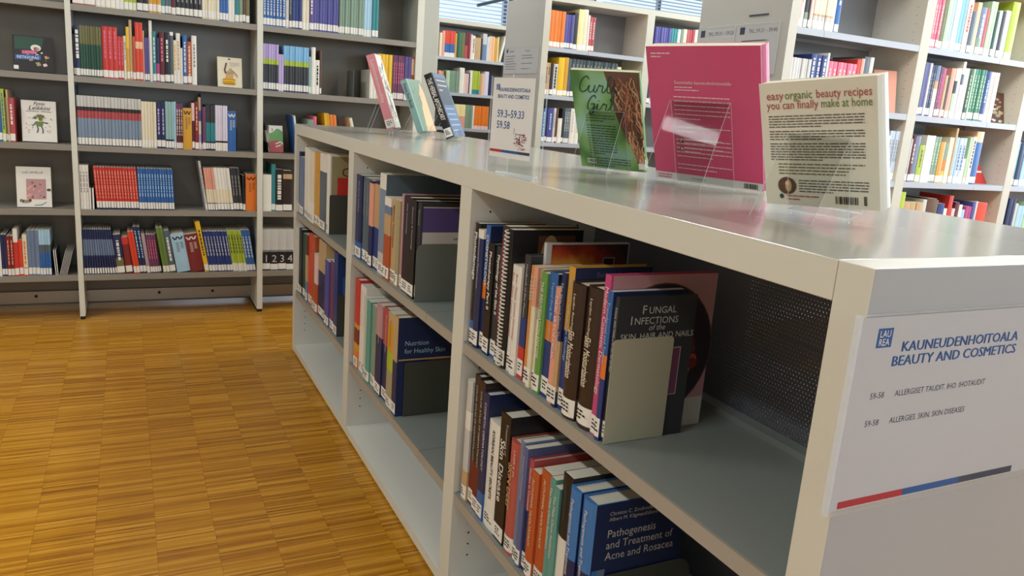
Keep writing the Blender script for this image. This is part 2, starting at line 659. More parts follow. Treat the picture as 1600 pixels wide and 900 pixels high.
mb = MB()
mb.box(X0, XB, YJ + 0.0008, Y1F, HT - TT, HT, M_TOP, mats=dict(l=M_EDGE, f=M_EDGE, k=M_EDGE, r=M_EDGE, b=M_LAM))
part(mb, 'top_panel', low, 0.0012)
mb = MB()
mb.box(X0, XB, YNEAR, YJ, 0.012, HT, M_LAM, mats=dict(l=M_EDGE, f=M_GENDP))
part(mb, 'end_panel', low, 0.0012)
mb = MB()
mb.box(X0, XB, Y1N, Y1F, 0.012, HT - TT, M_LAM, mats=dict(l=M_EDGE))
holes(mb, 'y', Y1N - 0.0004, (X0 + 0.05, X0 + 0.29), 0.12, 1.04)
part(mb, 'end_panel', low)
for a, b in ((Y3N, Y3F), (Y2N, Y2F)):
    mb = MB()
    mb.box(X0, XB, a, b, 0.012, HT - TT, M_LAM, mats=dict(l=M_EDGE))
    holes(mb, 'y', a - 0.0004, (X0 + 0.05, X0 + 0.29), 0.12, 1.04)
    part(mb, 'divider', low)
BAYS = [(YJ, Y3N), (Y3F, Y2N), (Y2F, Y1N)]
for a, b in BAYS:
    mb = MB()
    mb.box(X0, XB, a, b, 0.012, 0.0436, M_LAM, mats=dict(l=M_EDGE))
    part(mb, 'base_board', low)
    mb = MB()
    mb.box(XM - 0.012, XM - 0.009, a, b, 0.0436, HT - TT, M_PERF)
    part(mb, 'back_panel', low, label='dark perforated steel back sheet')
SHZ = [(0.7033, 0.3057), (0.7033, 0.300), (0.7055, 0.325)]
JOINT = [None, 1.908, 3.585]
for (a, b), zz, j in zip(BAYS, SHZ, JOINT):
    for z in zz:
        for lo, hi in ([(a, b)] if j is None else [(a, j - 0.001), (j + 0.001, b)]):
            for side in (0, 1):
                xs0, xs1 = (X0 + 0.003, XM - 0.014) if side == 0 else (XM - 0.006, XB - 0.003)
                mb = MB()
                mb.box(xs0, xs1, lo, hi, z - 0.004, z, M_SHELF)
                if side == 0:
                    mb.box(xs0, xs0 + 0.006, lo, hi, z - 0.031, z - 0.004, M_SHELFEDGE)
                    mb.box(xs1 - 0.012, xs1, lo, hi, z - 0.02, z - 0.004, M_SHELF)
                    mb.box(xs1 - 0.03, xs1, lo, hi, z, z + 0.012, M_SHELF)
                else:
                    mb.box(xs1 - 0.006, xs1, lo, hi, z - 0.031, z - 0.004, M_SHELFEDGE)
                part(mb, 'shelf', low)
for fx in (X0 + 0.05, XB - 0.05):
    for fy in (YNEAR + 0.06, Y3N + 0.03, Y2N + 0.03, Y1F - 0.06):
        mb = MB()
        mb.box(fx - 0.02, fx + 0.02, fy - 0.02, fy + 0.02, 0.0, 0.012, M_FOOT)
        part(mb, 'foot', low)


# ------------------------------------------------------------------ tall bookcases
def tall(name, label, ups, Y, half, zs, top, th, m_side, m_shelf, m_back, joints=None, double=True, kick=False, endwide=None, strips=(), lip=0.03):
    root = empty(name, Matrix.Translation((ups[0][0], Y, 0)))
    tag(root, label, 'bookcase')
    D = half * 2 + 0.03 if double else half + 0.02
    for i, (a, b) in enumerate(ups):
        mb = MB()
        mb.box(a, b, Y, Y + D, 0.018, top, m_side, mats=dict(f=(M_EDGE if kick else M_REDGE), l=(M_RENDP if i == 0 else m_side)))
        holes(mb, 'x', b + 0.0004, (Y + 0.05, Y + half - 0.04), 0.15, top - 0.1, 0.04, 0.0022)
        if i:
            holes(mb, 'x', a - 0.0004, (Y + 0.05, Y + half - 0.04), 0.15, top - 0.1, 0.04, 0.0022)
        part(mb, 'end_panel' if i in (0, len(ups) - 1) else 'upright', root)
        mb = MB()
        mb.box(a + 0.002, b - 0.002, Y + 0.004, Y + D - 0.004, 0.0, 0.018, M_FOOT)
        part(mb, 'foot', root)
    shelves = {}
    for i in range(len(ups) - 1):
        a, b = ups[i][1], ups[i + 1][0]
        mb = MB()
        mb.box(a, b, Y + half, Y + half + 0.012, zs[0] - 0.02 if not kick else 0.02, top - 0.04, m_back)
        part(mb, 'back_panel', root)
        mb = MB()
        mb.box(a, b, Y, Y + D, top - 0.04, top, M_LAM, mats=dict(f=(M_EDGE if kick else M_REDGE)))
        part(mb, 'top_panel', root)
        for z in zs:
            segs = [(a, b)]
            if joints and joints[i]:
                segs = [(a, joints[i] - 0.001), (joints[i] + 0.001, b)]
            for s0, s1 in segs:
                mb = MB()
                mb.box(s0, s1, Y + 0.002, Y + half, z - 0.004, z, m_shelf)
                mb.box(s0, s1, Y + 0.002, Y + 0.008, z - lip, z - 0.004, m_shelf)
                mb.box(s0, s1, Y + half - 0.01, Y + half, z - 0.02, z - 0.004, m_shelf)
                o = part(mb, 'shelf', root)
                shelves[(i, round(z, 3))] = o
                if double:
                    mb = MB()
                    mb.box(s0, s1, Y + half + 0.012, Y + D - 0.002, z - 0.004, z, m_shelf)
                    mb.box(s0, s1, Y + D - 0.008, Y + D - 0.002, z - lip, z - 0.004, m_shelf)
                    part(mb, 'shelf', root)
        if kick:
            mb = MB()
            mb.box(a, b, Y + half - 0.02, Y + half - 0.012, 0.035, 0.10, M_RAIL)
            for q in (0.42, 0.75):
                bx = a + (b - a) * q
                mb.tube([(bx, Y + half - 0.02, 0.075), (bx, Y + half - 0.026, 0.075)], 0.008, M_FOOT, 8)
            part(mb, 'kick_rail', root, label='brushed metal rail at the floor')
    for (i, z, xa, xb) in strips:
        mb = MB()
        mb.box(xa, xb, Y - 0.0005, Y + 0.0015, z - lip + 0.001, z - 0.003, M_LABEL)
        x = xa + 0.012
        rr = random.Random(int(xa * 1000))
        while x < xa + (xb - xa) * 0.5:
            w = rr.uniform(0.01, 0.03)
            mb.face([(x, Y - 0.0008, z - 0.02), (x + w, Y - 0.0008, z - 0.02), (x + w, Y - 0.0008, z - 0.014), (x, Y - 0.0008, z - 0.014)], M_INK)
            x += w + 0.008
        sh = shelves.get((i, round(z, 3)))
        o = mb.build('shelf_label', sh)
        o.matrix_parent_inverse = root.matrix_world.inverted()
    return root


ZL = [.2416, .588, .917, 1.257, 1.597, 1.93]
LU = [(-1.158, -1.128), (-.254, -.229), (.646, .676), (1.543, 1.584)]
tall('tall_bookcase', 'wide tall bookcase with dark grey back along the end of the parquet aisle', LU, 4.54, 0.27, ZL, 2.32, 0.03, M_LAM, M_LSHELF, M_DARKBACK, kick=True,
     strips=[(1, 1.597, -0.225, 0.02), (1, .917, -0.215, 0.03), (1, .588, 0.40, 0.615), (1, .2416, -0.225, 0.02), (2, 1.257, 0.69, 0.83), (2, 1.257, 1.24, 1.53), (2, .917, 0.70, 0.82), (2, .588, 0.71, 0.82)])
ZR = [.345, .69, 1.037, 1.382, 1.722]


def rups(x0):
    return [(x0, x0 + .051), (3.613, 3.68), (4.535, 4.60), (5.455, 5.52), (6.37, 6.42)]


tall('tall_bookcase', 'near aisle white double bookcase with two paper signs on its end', rups(2.72), 2.80, 0.305, ZR, 2.08, 0.04, M_RSIDE, M_RSHELF, M_RBACK, joints=[2.946, 4.269, None, None])
tall('tall_bookcase', 'second aisle white bookcase with one grey paper sign on its end', rups(2.72), 5.20, 0.305, ZR, 2.08, 0.04, M_RSIDE, M_RSHELF, M_RBACK, joints=[3.115, 4.1, None, None])
tall('tall_bookcase', 'farthest aisle white bookcase under the windows with orange book runs', [(2.735, 2.775)] + rups(2.72)[1:], 7.50, 0.305, ZR, 2.08, 0.04, M_RSIDE, M_RSHELF, M_RBACK, joints=[3.415, None, None, None])

# rows: (name, facing axis, plane, shelf height, where, depth, [(count, start, thickness, height, colour, details)])
ROWS = [
 ('L1r1','Y',4.555,1.597,'top shelf of the central wall bay',0.2,[
  (2,-0.2197,0.0497,0.207,'terracotta',{'d': 'faded'}),
  (2,-0.1203,0.0224,0.1968,'cream',{}),
  (2,-0.0754,0.0213,0.2118,'pale yellow',{}),
  (2,-0.0329,0.02,0.1939,'white',{}),
  (3,0.0071,0.0193,0.2157,'lime',{}),
  (2,0.0649,0.0264,0.2146,'black',{}),
  (3,0.1176,0.0198,0.2466,'ochre',{}),
  (1,0.1769,0.0179,0.237,'teal',{}),
  (2,0.1949,0.015,0.2252,'slate',{}),
  (1,0.2249,0.0212,0.244,'maroon',{}),
  (6,0.2461,0.021,0.2452,'black',{'k': 'journal', 'tx': 'grey'}),
  (6,0.3721,0.0141,0.2539,'cream',{'k': 'journal'}),
  (3,0.4569,0.0149,0.2692,'blue',{'k': 'journal', 'tx': 'white'}),
  (2,0.5015,0.0161,0.2683,'white',{}),
  (1,0.5337,0.0226,0.2659,'teal',{}),
  (1,0.5563,0.0162,0.2686,'grey green',{}),
  (1,0.5725,0.0163,0.2708,'brown',{}),
  (1,0.5888,0.0196,0.267,'olive',{}),
 ]),
 ('L1r2','Y',4.555,1.257,'upper shelf of the central wall bay',0.2,[
  (1,-0.2267,0.0084,0.1993,'black',{}),
  (1,-0.2184,0.021,0.24,'navy',{'tx': 'white', 'txw': 0.6}),
  (8,-0.1974,0.0119,0.2435,'dark green',{'k': 'journal', 'b': [(0.64, 'dark green'), (1, 'olive')]}),
  (1,-0.1026,0.0057,0.2429,'brown',{}),
  (3,-0.0968,0.0226,0.2501,'red',{'k': 'journal', 'tx': 'pink'}),
  (2,-0.029,0.0136,0.2091,'red',{'d': 'shorter', 'tx': 'pink'}),
  (1,-0.0019,0.0117,0.2142,'cream',{'tx': 'grey'}),
  (1,0.0099,0.0144,0.2589,'yellow',{'b': [(0.6, 'ochre'), (1, 'yellow')]}),
  (1,0.0243,0.0133,0.2943,'tan',{'d': 'tall thin'}),
  (1,0.0375,0.0142,0.2154,'rust',{}),
  (2,0.0517,0.0174,0.2864,'red',{'d': 'tall orange tinged', 'b': [(0.55, 'scarlet'), (0.67, 'peach'), (1, 'scarlet')]}),
  (1,0.0865,0.0069,0.2483,'salmon',{}),
  (2,0.0934,0.0112,0.2155,'purple',{}),
  (1,0.1159,0.0147,0.3018,'white',{'d': 'tall narrow'}),
  (1,0.1306,0.0166,0.2505,'teal',{'tx': 'white'}),
  (1,0.1472,0.0167,0.2209,'navy',{'b': [(0.42, 'magenta'), (1, 'navy')]}),
  (1,0.1639,0.0231,0.2513,'maroon',{'tx': 'pink'}),
  (1,0.187,0.026,0.2508,'black',{'tx': 'white'}),
  (1,0.213,0.0169,0.2563,'slate',{'b': [(0.93, 'slate'), (1, 'white')]}),
  (1,0.2299,0.0133,0.2167,'cream',{'tx': 'ochre'}),
  (1,0.2432,0.0201,0.2534,'white',{'tx': 'ochre'}),
  (1,0.2633,0.0112,0.1817,'white',{'d': 'short'}),
  (1,0.2744,0.0199,0.2472,'blue',{'tx': 'white', 'd': 'mid'}),
  (1,0.2944,0.0238,0.2175,'rust',{'tx': 'peach'}),
  (1,0.3182,0.0239,0.2488,'white',{'d': 'tall end', 'tx': 'grey'}),
 ]),
 ('L1r3','Y',4.555,0.917,'middle shelf of the central wall bay',0.2,[
  (1,-0.2275,0.0039,0.2942,'navy',{'d': 'tall thin'}),
  (19,-0.2236,0.0154,0.246,'grey blue',{'k': 'journal', 'd': 'red banded', 'b': [(0.16, 'navy'), (0.55, 'grey blue'), (0.7, 'dusty red'), (0.78, 'dark brown'), (1, 'light grey')]}),
  (5,0.0693,0.0142,0.2368,'cream',{'k': 'journal'}),
  (2,0.1405,0.0217,0.2376,'navy',{'tx': 'lilac'}),
  (3,0.1838,0.0136,0.2439,'pale teal',{'b': [(0.2, 'navy'), (1, 'pale teal')]}),
  (1,0.2247,0.0116,0.2458,'light blue',{}),
  (3,0.2363,0.0109,0.2375,'maroon',{'tx': 'white', 'b': [(0.8, 'maroon'), (1, 'plum')]}),
  (1,0.2691,0.0436,0.217,'ochre',{'k': 'binder', 'w': 'black'}),
  (1,0.3126,0.0147,0.2456,'maroon',{'d': 'white topped', 'b': [(0.62, 'maroon'), (1, 'pale pink')]}),
  (1,0.3274,0.0193,0.2534,'dark red',{'tx': 'salmon'}),
  (1,0.3466,0.0129,0.2779,'tan',{'d': 'tall patched', 'b': [(0.3, 'lilac'), (0.55, 'cream'), (0.75, 'purple'), (1, 'tan')]}),
  (1,0.3595,0.0065,0.2952,'navy',{'d': 'thin tall'}),
  (1,0.366,0.0162,0.2294,'plum',{}),
  (4,0.3821,0.0121,0.2383,'slate',{'k': 'journal', 'd': 'teal based', 'b': [(0.2, 'navy'), (0.62, 'teal'), (1, 'charcoal')]}),
  (5,0.4303,0.0125,0.2421,'lilac white',{'k': 'journal', 'b': [(0.18, 'white'), (0.22, 'black'), (1, 'lilac white')]}),
  (1,0.4926,0.045,0.2153,'blue',{'k': 'binder', 'w': 'white'}),
 ]),
 ('L1r4','Y',4.555,0.588,'lower shelf of the central wall bay',0.2,[
  (3,-0.2275,0.014,0.2272,'white',{'tx': 'grey'}),
  (2,-0.1856,0.0132,0.1102,'black',{'d': 'white edged short', 'b': [(1, 'white')], 'bd': 'black', 'thin': 0.6}),
  (15,-0.1592,0.0138,0.2195,'red',{'k': 'journal', 'tx': 'salmon', 'lean': -3, 'b': [(0.15, 'navy'), (1, 'red')]}),
  (13,0.0477,0.0132,0.2195,'blue',{'k': 'journal', 'tx': 'light blue', 'lean': -2, 'b': [(0.15, 'navy'), (1, 'blue')]}),
  (1,0.3681,0.0214,0.2709,'light grey',{'d': 'tall leaning', 'lean': -8, 'tx': 'grey'}),
  (4,0.3895,0.0129,0.2334,'cream',{'k': 'journal', 'd': 'orange topped', 'lean': -6, 'b': [(0.18, 'navy'), (0.5, 'cream'), (1, 'salmon')]}),
  (5,0.441,0.0166,0.2358,'white',{'k': 'journal', 'd': 'white topped', 'lean': -6, 'b': [(0.18, 'navy'), (0.5, 'cream'), (1, 'white')]}),
  (3,0.5238,0.0164,0.2379,'charcoal',{'k': 'journal', 'lean': -5, 'tx': 'grey'}),
  (1,0.573,0.0137,0.1998,'black',{'lean': -2}),
  (1,0.5867,0.0578,0.2046,'orange',{'k': 'binder', 'w': 'maroon'}),
 ]),
 ('L1r5','Y',4.555,0.2416,'bottom shelf of the central wall bay',0.2,[
  (13,-0.2267,0.0122,0.2403,'navy',{'k': 'journal', 'lean': -6, 'lean0': 0, 'b': [(0.42, 'navy'), (0.78, 'steel'), (1, 'navy')]}),
  (1,-0.0686,0.0375,0.2124,'navy',{'d': 'olive based', 'lean': -5, 'b': [(0.4, 'olive'), (1, 'navy')], 'tx': 'white'}),
  (1,-0.0311,0.0378,0.1988,'maroon',{'lean': -6, 'b': [(0.8, 'dark red'), (1, 'red')]}),
  (2,0.0067,0.0172,0.2305,'scarlet',{'lean': -7}),
  (2,0.041,0.0173,0.2549,'navy',{'d': 'tall', 'lean': -7, 'tx': 'light blue'}),
  (1,0.0756,0.0177,0.2164,'grey pink',{'lean': -7}),
  (4,0.0933,0.0116,0.2124,'plum',{'k': 'journal', 'lean': -6, 'tx': 'pink'}),
  (1,0.1397,0.0077,0.2194,'black',{'lean': -6}),
  (2,0.1474,0.0209,0.2522,'olive green',{'lean': -8}),
  (1,0.1892,0.0314,0.2345,'slate',{'lean': -8, 'tx': 'white'}),
  (1,0.2207,0.074,0.2136,'light blue',{'k': 'binder', 'w': 'black', 'lean': -9}),
  (1,0.2947,0.0688,0.2135,'dark red',{'k': 'binder', 'w': 'white', 'lean': -9}),
  (1,0.3635,0.0302,0.2865,'yellow',{'d': 'tall', 'lean': -10, 'tx': 'brown'}),
  (8,0.3937,0.0158,0.2315,'dark blue',{'k': 'journal', 'lean': -9, 'tx': 'light grey'}),
  (5,0.5199,0.015,0.2352,'lime',{'k': 'journal', 'lean': -9, 'b': [(0.2, 'white'), (1, 'lime')], 'tx': 'black'}),
  (3,0.5947,0.0164,0.2389,'blue',{'k': 'journal', 'lean': -9, 'tx': 'white'}),
 ]),
 ('L2r1','Y',4.555,1.597,'top shelf behind the low unit',0.2,[
  (7,0.6775,0.0169,0.299,'blue',{'k': 'journal', 'tx': 'white'}),
  (1,0.7956,0.0188,0.2957,'light grey',{}),
  (1,0.8143,0.0154,0.2981,'charcoal',{'tx': 'grey'}),
  (3,0.8298,0.0184,0.303,'dark blue',{'k': 'journal'}),
  (2,0.885,0.0192,0.3029,'cream',{}),
  (1,0.9233,0.0245,0.303,'purple',{'tx': 'white'}),
  (9,0.9479,0.0151,0.303,'violet',{'k': 'journal'}),
  (1,1.0833,0.0072,0.303,'black',{'d': 'thin'}),
  (9,1.0905,0.0155,0.303,'grey green',{'k': 'journal'}),
  (3,1.23,0.0156,0.303,'light blue',{'k': 'journal', 'b': [(0.75, 'light blue'), (1, 'tan')]}),
  (2,1.2767,0.0188,0.303,'teal',{}),
 ]),
 ('L2r2','Y',4.555,1.257,'upper shelf behind the low unit',0.2,[
  (6,0.6787,0.0137,0.2468,'lilac',{'k': 'journal', 'd': 'black based', 'b': [(0.2, 'navy'), (0.57, 'charcoal'), (0.68, 'lime'), (1, 'lilac')]}),
  (2,0.7606,0.0138,0.1984,'lilac',{'d': 'short plain'}),
  (9,0.7882,0.0152,0.2471,'sky blue',{'k': 'journal', 'd': 'black based', 'b': [(0.2, 'navy'), (0.57, 'charcoal'), (0.68, 'lime'), (1, 'sky blue')]}),
  (1,0.9251,0.0143,0.1999,'pale teal',{}),
  (1,0.9394,0.0215,0.2531,'white',{'d': 'tall'}),
  (1,0.9608,0.0252,0.1865,'white',{'d': 'short', 'tx': 'black'}),
  (1,0.986,0.0108,0.24,'brown',{}),
  (2,1.2751,0.0211,0.163,'white',{'d': 'paired'}),
  (4,1.3173,0.0223,0.2551,'yellow',{'k': 'journal'}),
  (1,1.4065,0.0078,0.2561,'brown',{'d': 'thin'}),
  (5,1.4143,0.0134,0.2561,'plum',{'k': 'journal', 'tx': 'pink'}),
  (2,1.4814,0.0219,0.2542,'purple',{}),
  (2,1.5252,0.0082,0.2571,'rust',{'b': [(0.6, 'rust'), (0.95, 'peach'), (1, 'rust')]}),
 ]),
 ('L2r3','Y',4.555,0.917,'middle shelf behind the low unit',0.2,[
  (1,0.7107,0.0035,0.166,'black',{'lean': -8, 'b': [(0.35, 'charcoal'), (0.75, 'white'), (1, 'black')]}),
  (1,0.862,0.0072,0.2138,'blue',{'lean': -7, 'nolab': 1}),
  (1,0.8692,0.0107,0.2144,'white',{'d': 'thin', 'lean': -7, 'nolab': 1}),
  (1,0.9232,0.0327,0.1973,'grey green',{'nolab': 1}),
  (1,0.9558,0.0182,0.2167,'pink',{'nolab': 1}),
  (4,1.0181,0.012,0.2392,'yellow',{'k': 'journal', 'lean': -6, 'nolab': 1}),
  (2,1.0663,0.0205,0.2314,'orange',{'lean': -6, 'nolab': 1}),
  (1,1.1982,0.0345,0.225,'cream',{'d': 'slumped', 'lean': -14, 'nolab': 1}),
 ]),
 ('L2r4','Y',4.555,0.588,'lower shelf behind the low unit',0.2,[
  (1,0.6804,0.0458,0.2074,'white',{}),
  (1,0.7262,0.023,0.266,'teal',{}),
  (1,0.7492,0.041,0.2384,'black',{'tx': 'white', 'txw': 0.5}),
  (1,0.7902,0.0504,0.2327,'brown',{'b': [(0.8, 'dark brown'), (0.92, 'tan'), (1, 'dark brown')]}),
 ]),
 ('L2r5','Y',4.555,0.2416,'bottom shelf behind the low unit',0.2,[
  (4,0.6775,0.0445,0.2398,'white',{'k': 'volume', 'd': 'black based numbered', 'b': [(0.14, 'charcoal'), (0.46, 'black'), (0.49, 'grey'), (0.5, 'black'), (1, 'light grey')], 'num': 1}),
 ]),
 ('L0r3','Y',4.555,0.917,'middle shelf by the cartoon book',0.2,[
  (1,-0.5904,0.021,0.2328,'navy',{}),
  (1,-0.5694,0.0237,0.2345,'blue',{}),
  (1,-0.5457,0.0146,0.251,'lime',{'tx': 'blue'}),
  (1,-0.5312,0.008,0.2127,'olive',{}),
  (1,-0.5232,0.008,0.2495,'tan',{}),
  (1,-0.5152,0.0227,0.2114,'dusty red',{'tx': 'white'}),
 ]),
 ('L0r5','Y',4.555,0.2416,'bottom shelf by the cartoon book',0.2,[
  (1,-0.6599,0.027,0.2353,'blue',{}),
  (1,-0.6329,0.0435,0.1965,'white',{'tx': 'navy'}),
  (2,-0.5894,0.0123,0.2126,'navy',{}),
  (2,-0.5647,0.0152,0.206,'dark red',{'tx': 'salmon'}),
  (1,-0.5343,0.0194,0.2419,'red',{'b': [(0.72, 'red'), (1, 'white')]}),
  (1,-0.5149,0.0195,0.1862,'scarlet',{}),
  (1,-0.4954,0.0196,0.2124,'cream',{'b': [(0.2, 'red'), (1, 'cream')], 'tx': 'orange'}),
  (3,-0.4758,0.0174,0.2354,'steel',{'k': 'journal'}),
  (4,-0.4237,0.0128,0.2354,'blue',{'k': 'journal', 'd': 'white topped', 'b': [(0.5, 'blue'), (0.68, 'slate'), (1, 'light blue')]}),
  (2,-0.3637,0.0122,0.1321,'charcoal',{'d': 'short white edged', 'lean': -3, 'nolab': 1, 'b': [(1, 'white')], 'bd': 'charcoal', 'thin': 0.5}),
  (6,-0.3392,0.0063,0.1282,'charcoal',{'k': 'booklet', 'd': 'leaning white edged', 'lean': 14, 'nolab': 1, 'b': [(1, 'light grey')], 'bd': 'charcoal', 'thin': 0.5}),
 ]),
 ('R1aA','Y',2.815,1.722,'upper shelf of the near aisle bookcase',0.2,[
  (2,2.7725,0.0165,0.2818,'pale pink',{'d': 'patterned', 'tx': 'salmon'}),
  (1,2.8056,0.0121,0.2905,'white',{}),
  (1,2.8176,0.0243,0.274,'charcoal',{'b': [(0.25, 'grey green'), (1, 'charcoal')]}),
  (1,2.8419,0.0102,0.2627,'brown',{'d': 'thin'}),
  (1,2.8521,0.0224,0.2869,'pale pink',{}),
  (5,2.8745,0.0258,0.298,'cream',{'k': 'journal', 'b': [(0.2, 'light grey'), (0.23, 'tan'), (1, 'cream')]}),
  (1,3.0032,0.0127,0.298,'white',{'d': 'thin'}),
  (1,3.0159,0.0297,0.298,'blue',{'tx': 'white'}),
 ]),
 ('R1aB','Y',2.815,1.382,'second shelf of the near aisle bookcase',0.2,[
  (7,2.7725,0.0193,0.2055,'light grey',{'k': 'journal'}),
  (3,2.9073,0.0338,0.2313,'dark blue',{'k': 'journal', 'tx': 'white'}),
  (1,3.0086,0.0128,0.2455,'white',{'d': 'thin tall'}),
  (6,3.0215,0.0314,0.2107,'pink',{'k': 'journal', 'tx': 'pale pink'}),
  (1,3.2098,0.0269,0.2357,'red',{}),
  (1,3.2367,0.0226,0.2411,'salmon',{}),
  (1,3.2593,0.0364,0.2529,'slate',{}),
  (1,3.2957,0.0275,0.2529,'light grey',{}),
 ]),
 ('R1aC','Y',2.815,1.037,'third shelf by the recipe book, near aisle',0.2,[
  (1,3.4528,0.0383,0.2796,'blue',{}),
  (1,3.4912,0.0193,0.2232,'pale pink',{'d': 'short'}),
  (1,3.5105,0.0242,0.2309,'cream',{'tx': 'olive'}),
  (4,3.5347,0.0192,0.2564,'pale blue',{'k': 'journal', 'tx': 'grey'}),
 ]),
 ('R1bA','Y',2.815,1.722,'upper shelf by the lime book, near aisle',0.2,[
  (1,3.6815,0.0188,0.2353,'charcoal',{}),
  (3,3.7003,0.0208,0.2527,'pink',{'tx': 'pale pink'}),
  (1,3.7627,0.0302,0.2524,'olive',{}),
  (1,3.7929,0.0304,0.2438,'pale green',{}),
  (1,3.8233,0.0306,0.2569,'light blue',{}),
  (2,3.854,0.0193,0.2768,'white',{'tx': 'light blue'}),
  (2,3.8925,0.0273,0.2827,'sky blue',{'k': 'journal'}),
  (1,3.9471,0.042,0.2637,'pale pink',{'tx': 'red'}),
  (1,3.9891,0.0371,0.2114,'slate',{}),
  (1,4.0262,0.032,0.2601,'peach',{}),
  (1,4.0582,0.043,0.2392,'steel',{'tx': 'white', 'b': [(0.35, 'grey green'), (1, 'steel')]}),
  (1,4.1012,0.0325,0.2373,'dusty red',{}),
  (2,4.1337,0.026,0.2778,'pale green',{'d': 'tall'}),
  (1,4.1857,0.0248,0.234,'dark green',{}),
  (1,4.2105,0.0277,0.2403,'white',{'d': 'short'}),
  (1,4.2382,0.0307,0.2405,'charcoal',{'d': 'last'}),
  (1,4.2689,0.0422,0.2481,'white',{'d': 'thick'}),
  (1,4.3111,0.0625,0.298,'lime',{'d': 'tall'}),
 ]),
 ('R1bB','Y',2.815,1.382,'second shelf by the green set, near aisle',0.19,[
  (1,3.6915,0.0225,0.268,'navy',{}),
  (2,3.714,0.0138,0.2672,'violet',{}),
  (1,3.7416,0.0177,0.2661,'light grey',{}),
  (2,3.7593,0.019,0.259,'navy',{'d': 'paired', 'tx': 'grey'}),
  (1,3.7974,0.0307,0.2589,'steel',{'b': [(0.55, 'white'), (0.7, 'tan'), (1, 'steel')]}),
  (2,3.8281,0.0129,0.255,'plum',{'tx': 'pink'}),
  (1,3.8538,0.0207,0.2506,'magenta',{}),
  (1,3.8745,0.0208,0.2167,'tan',{}),
  (1,3.8953,0.0209,0.212,'dark brown',{}),
  (1,3.9162,0.0341,0.2568,'salmon',{}),
  (1,3.9503,0.0264,0.2595,'pale green',{'b': [(0.5, 'pale green'), (0.75, 'charcoal'), (1, 'cream')]}),
  (1,3.9767,0.0239,0.2617,'white',{'d': 'mid'}),
  (1,4.0006,0.0213,0.298,'lilac white',{'d': 'tall thin', 'b': [(0.6, 'lilac white'), (0.78, 'slate'), (1, 'white')]}),
  (1,4.0219,0.043,0.2666,'pale pink',{'d': 'thick'}),
  (1,4.0649,0.0271,0.2631,'dark green',{'tx': 'pale green'}),
  (1,4.092,0.0136,0.2682,'pale green',{'d': 'thin'}),
  (4,4.1056,0.0254,0.27,'green',{'k': 'journal', 'tx': 'pale green'}),
  (1,4.2073,0.0391,0.2662,'dark blue',{'tx': 'light blue'}),
  (2,4.2464,0.0183,0.2661,'pale pink',{'d': 'end'}),
  (2,4.2829,0.0184,0.2659,'white',{'d': 'end'}),
 ]),
 ('R1bC','Y',2.815,1.037,'third shelf by the red leaflet, near aisle',0.19,[
  (1,3.6815,0.024,0.2367,'dark green',{'tx': 'pale green'}),
  (1,3.7055,0.0126,0.2244,'white',{'d': 'thin'}),
  (1,3.7181,0.0253,0.2386,'maroon',{'tx': 'pale pink'}),
  (1,3.7434,0.0357,0.2403,'steel',{}),
  (1,3.7791,0.0411,0.1954,'lime',{'tx': 'olive'}),
  (1,3.8203,0.0676,0.2486,'white',{'d': 'thick'}),
  (2,3.8879,0.0263,0.245,'grey green',{'tx': 'pale green'}),
  (1,3.9406,0.0399,0.2202,'ochre',{}),
  (1,3.9805,0.0295,0.2151,'salmon',{'b': [(0.3, 'yellow'), (0.6, 'orange'), (1, 'grey green')]}),
  (1,4.0099,0.0378,0.2476,'cream',{}),
  (1,4.0477,0.0163,0.298,'tan',{'d': 'tall thin'}),
  (1,4.064,0.0272,0.2502,'light blue',{}),
  (2,4.0912,0.0302,0.249,'pale blue',{'tx': 'blue'}),
  (1,4.1517,0.0277,0.1395,'white',{'d': 'short'}),
  (1,4.1794,0.0223,0.2561,'pale green',{}),
  (1,4.2017,0.0308,0.261,'white',{'d': 'black lettered', 'tx': 'black'}),
  (1,4.2325,0.0594,0.2913,'blue',{'b': [(0.8, 'blue'), (1, 'peach')]}),
 ]),
 ('R1bD','Y',2.815,0.69,'lowest visible shelf, near aisle',0.19,[
  (1,3.6912,0.0458,0.292,'lime',{}),
  (3,3.7371,0.0503,0.2388,'tan',{}),
  (1,3.8878,0.0318,0.2543,'light grey',{}),
  (1,3.9196,0.075,0.2623,'brown',{}),
  (1,3.9946,0.0216,0.2526,'olive',{}),
  (1,4.0162,0.0545,0.2355,'dark blue',{}),
  (2,4.0707,0.0165,0.2075,'white',{}),
  (1,4.1037,0.0332,0.2797,'red',{'d': 'tall'}),
  (1,4.1369,0.0278,0.2083,'pale pink',{}),
  (1,4.1647,0.0336,0.2449,'maroon',{}),
  (1,4.1984,0.0282,0.2309,'white',{'d': 'mid'}),
  (1,4.2265,0.034,0.2023,'light blue',{}),
  (2,4.2606,0.0257,0.2211,'magenta',{}),
  (1,4.3121,0.0288,0.2473,'violet',{}),
  (1,4.3409,0.0232,0.2514,'light grey',{'d': 'thick'}),
  (1,4.3641,0.082,0.2449,'scarlet',{}),
 ]),
 ('R1cC','Y',2.815,1.037,'third shelf at the frame edge',0.2,[
  (1,4.6029,0.0425,0.2533,'teal',{}),
  (1,4.6454,0.0429,0.2481,'navy',{}),
  (2,4.6883,0.0309,0.2507,'light blue',{}),
  (1,4.7502,0.0626,0.2612,'lilac',{}),
 ]),
 ('R1cD','Y',2.815,0.69,'low shelf at the frame edge',0.2,[
  (2,4.6446,0.0339,0.2758,'navy',{}),
  (1,4.7125,0.0311,0.2463,'light grey',{}),
  (2,4.7436,0.0346,0.2318,'light blue',{}),
  (1,4.8128,0.0637,0.2559,'pale green',{}),
  (1,4.8764,0.0515,0.2491,'white',{}),
 ]),
 ('R2aA','Y',5.215,1.722,'upper shelf of the second aisle bookcase',0.2,[
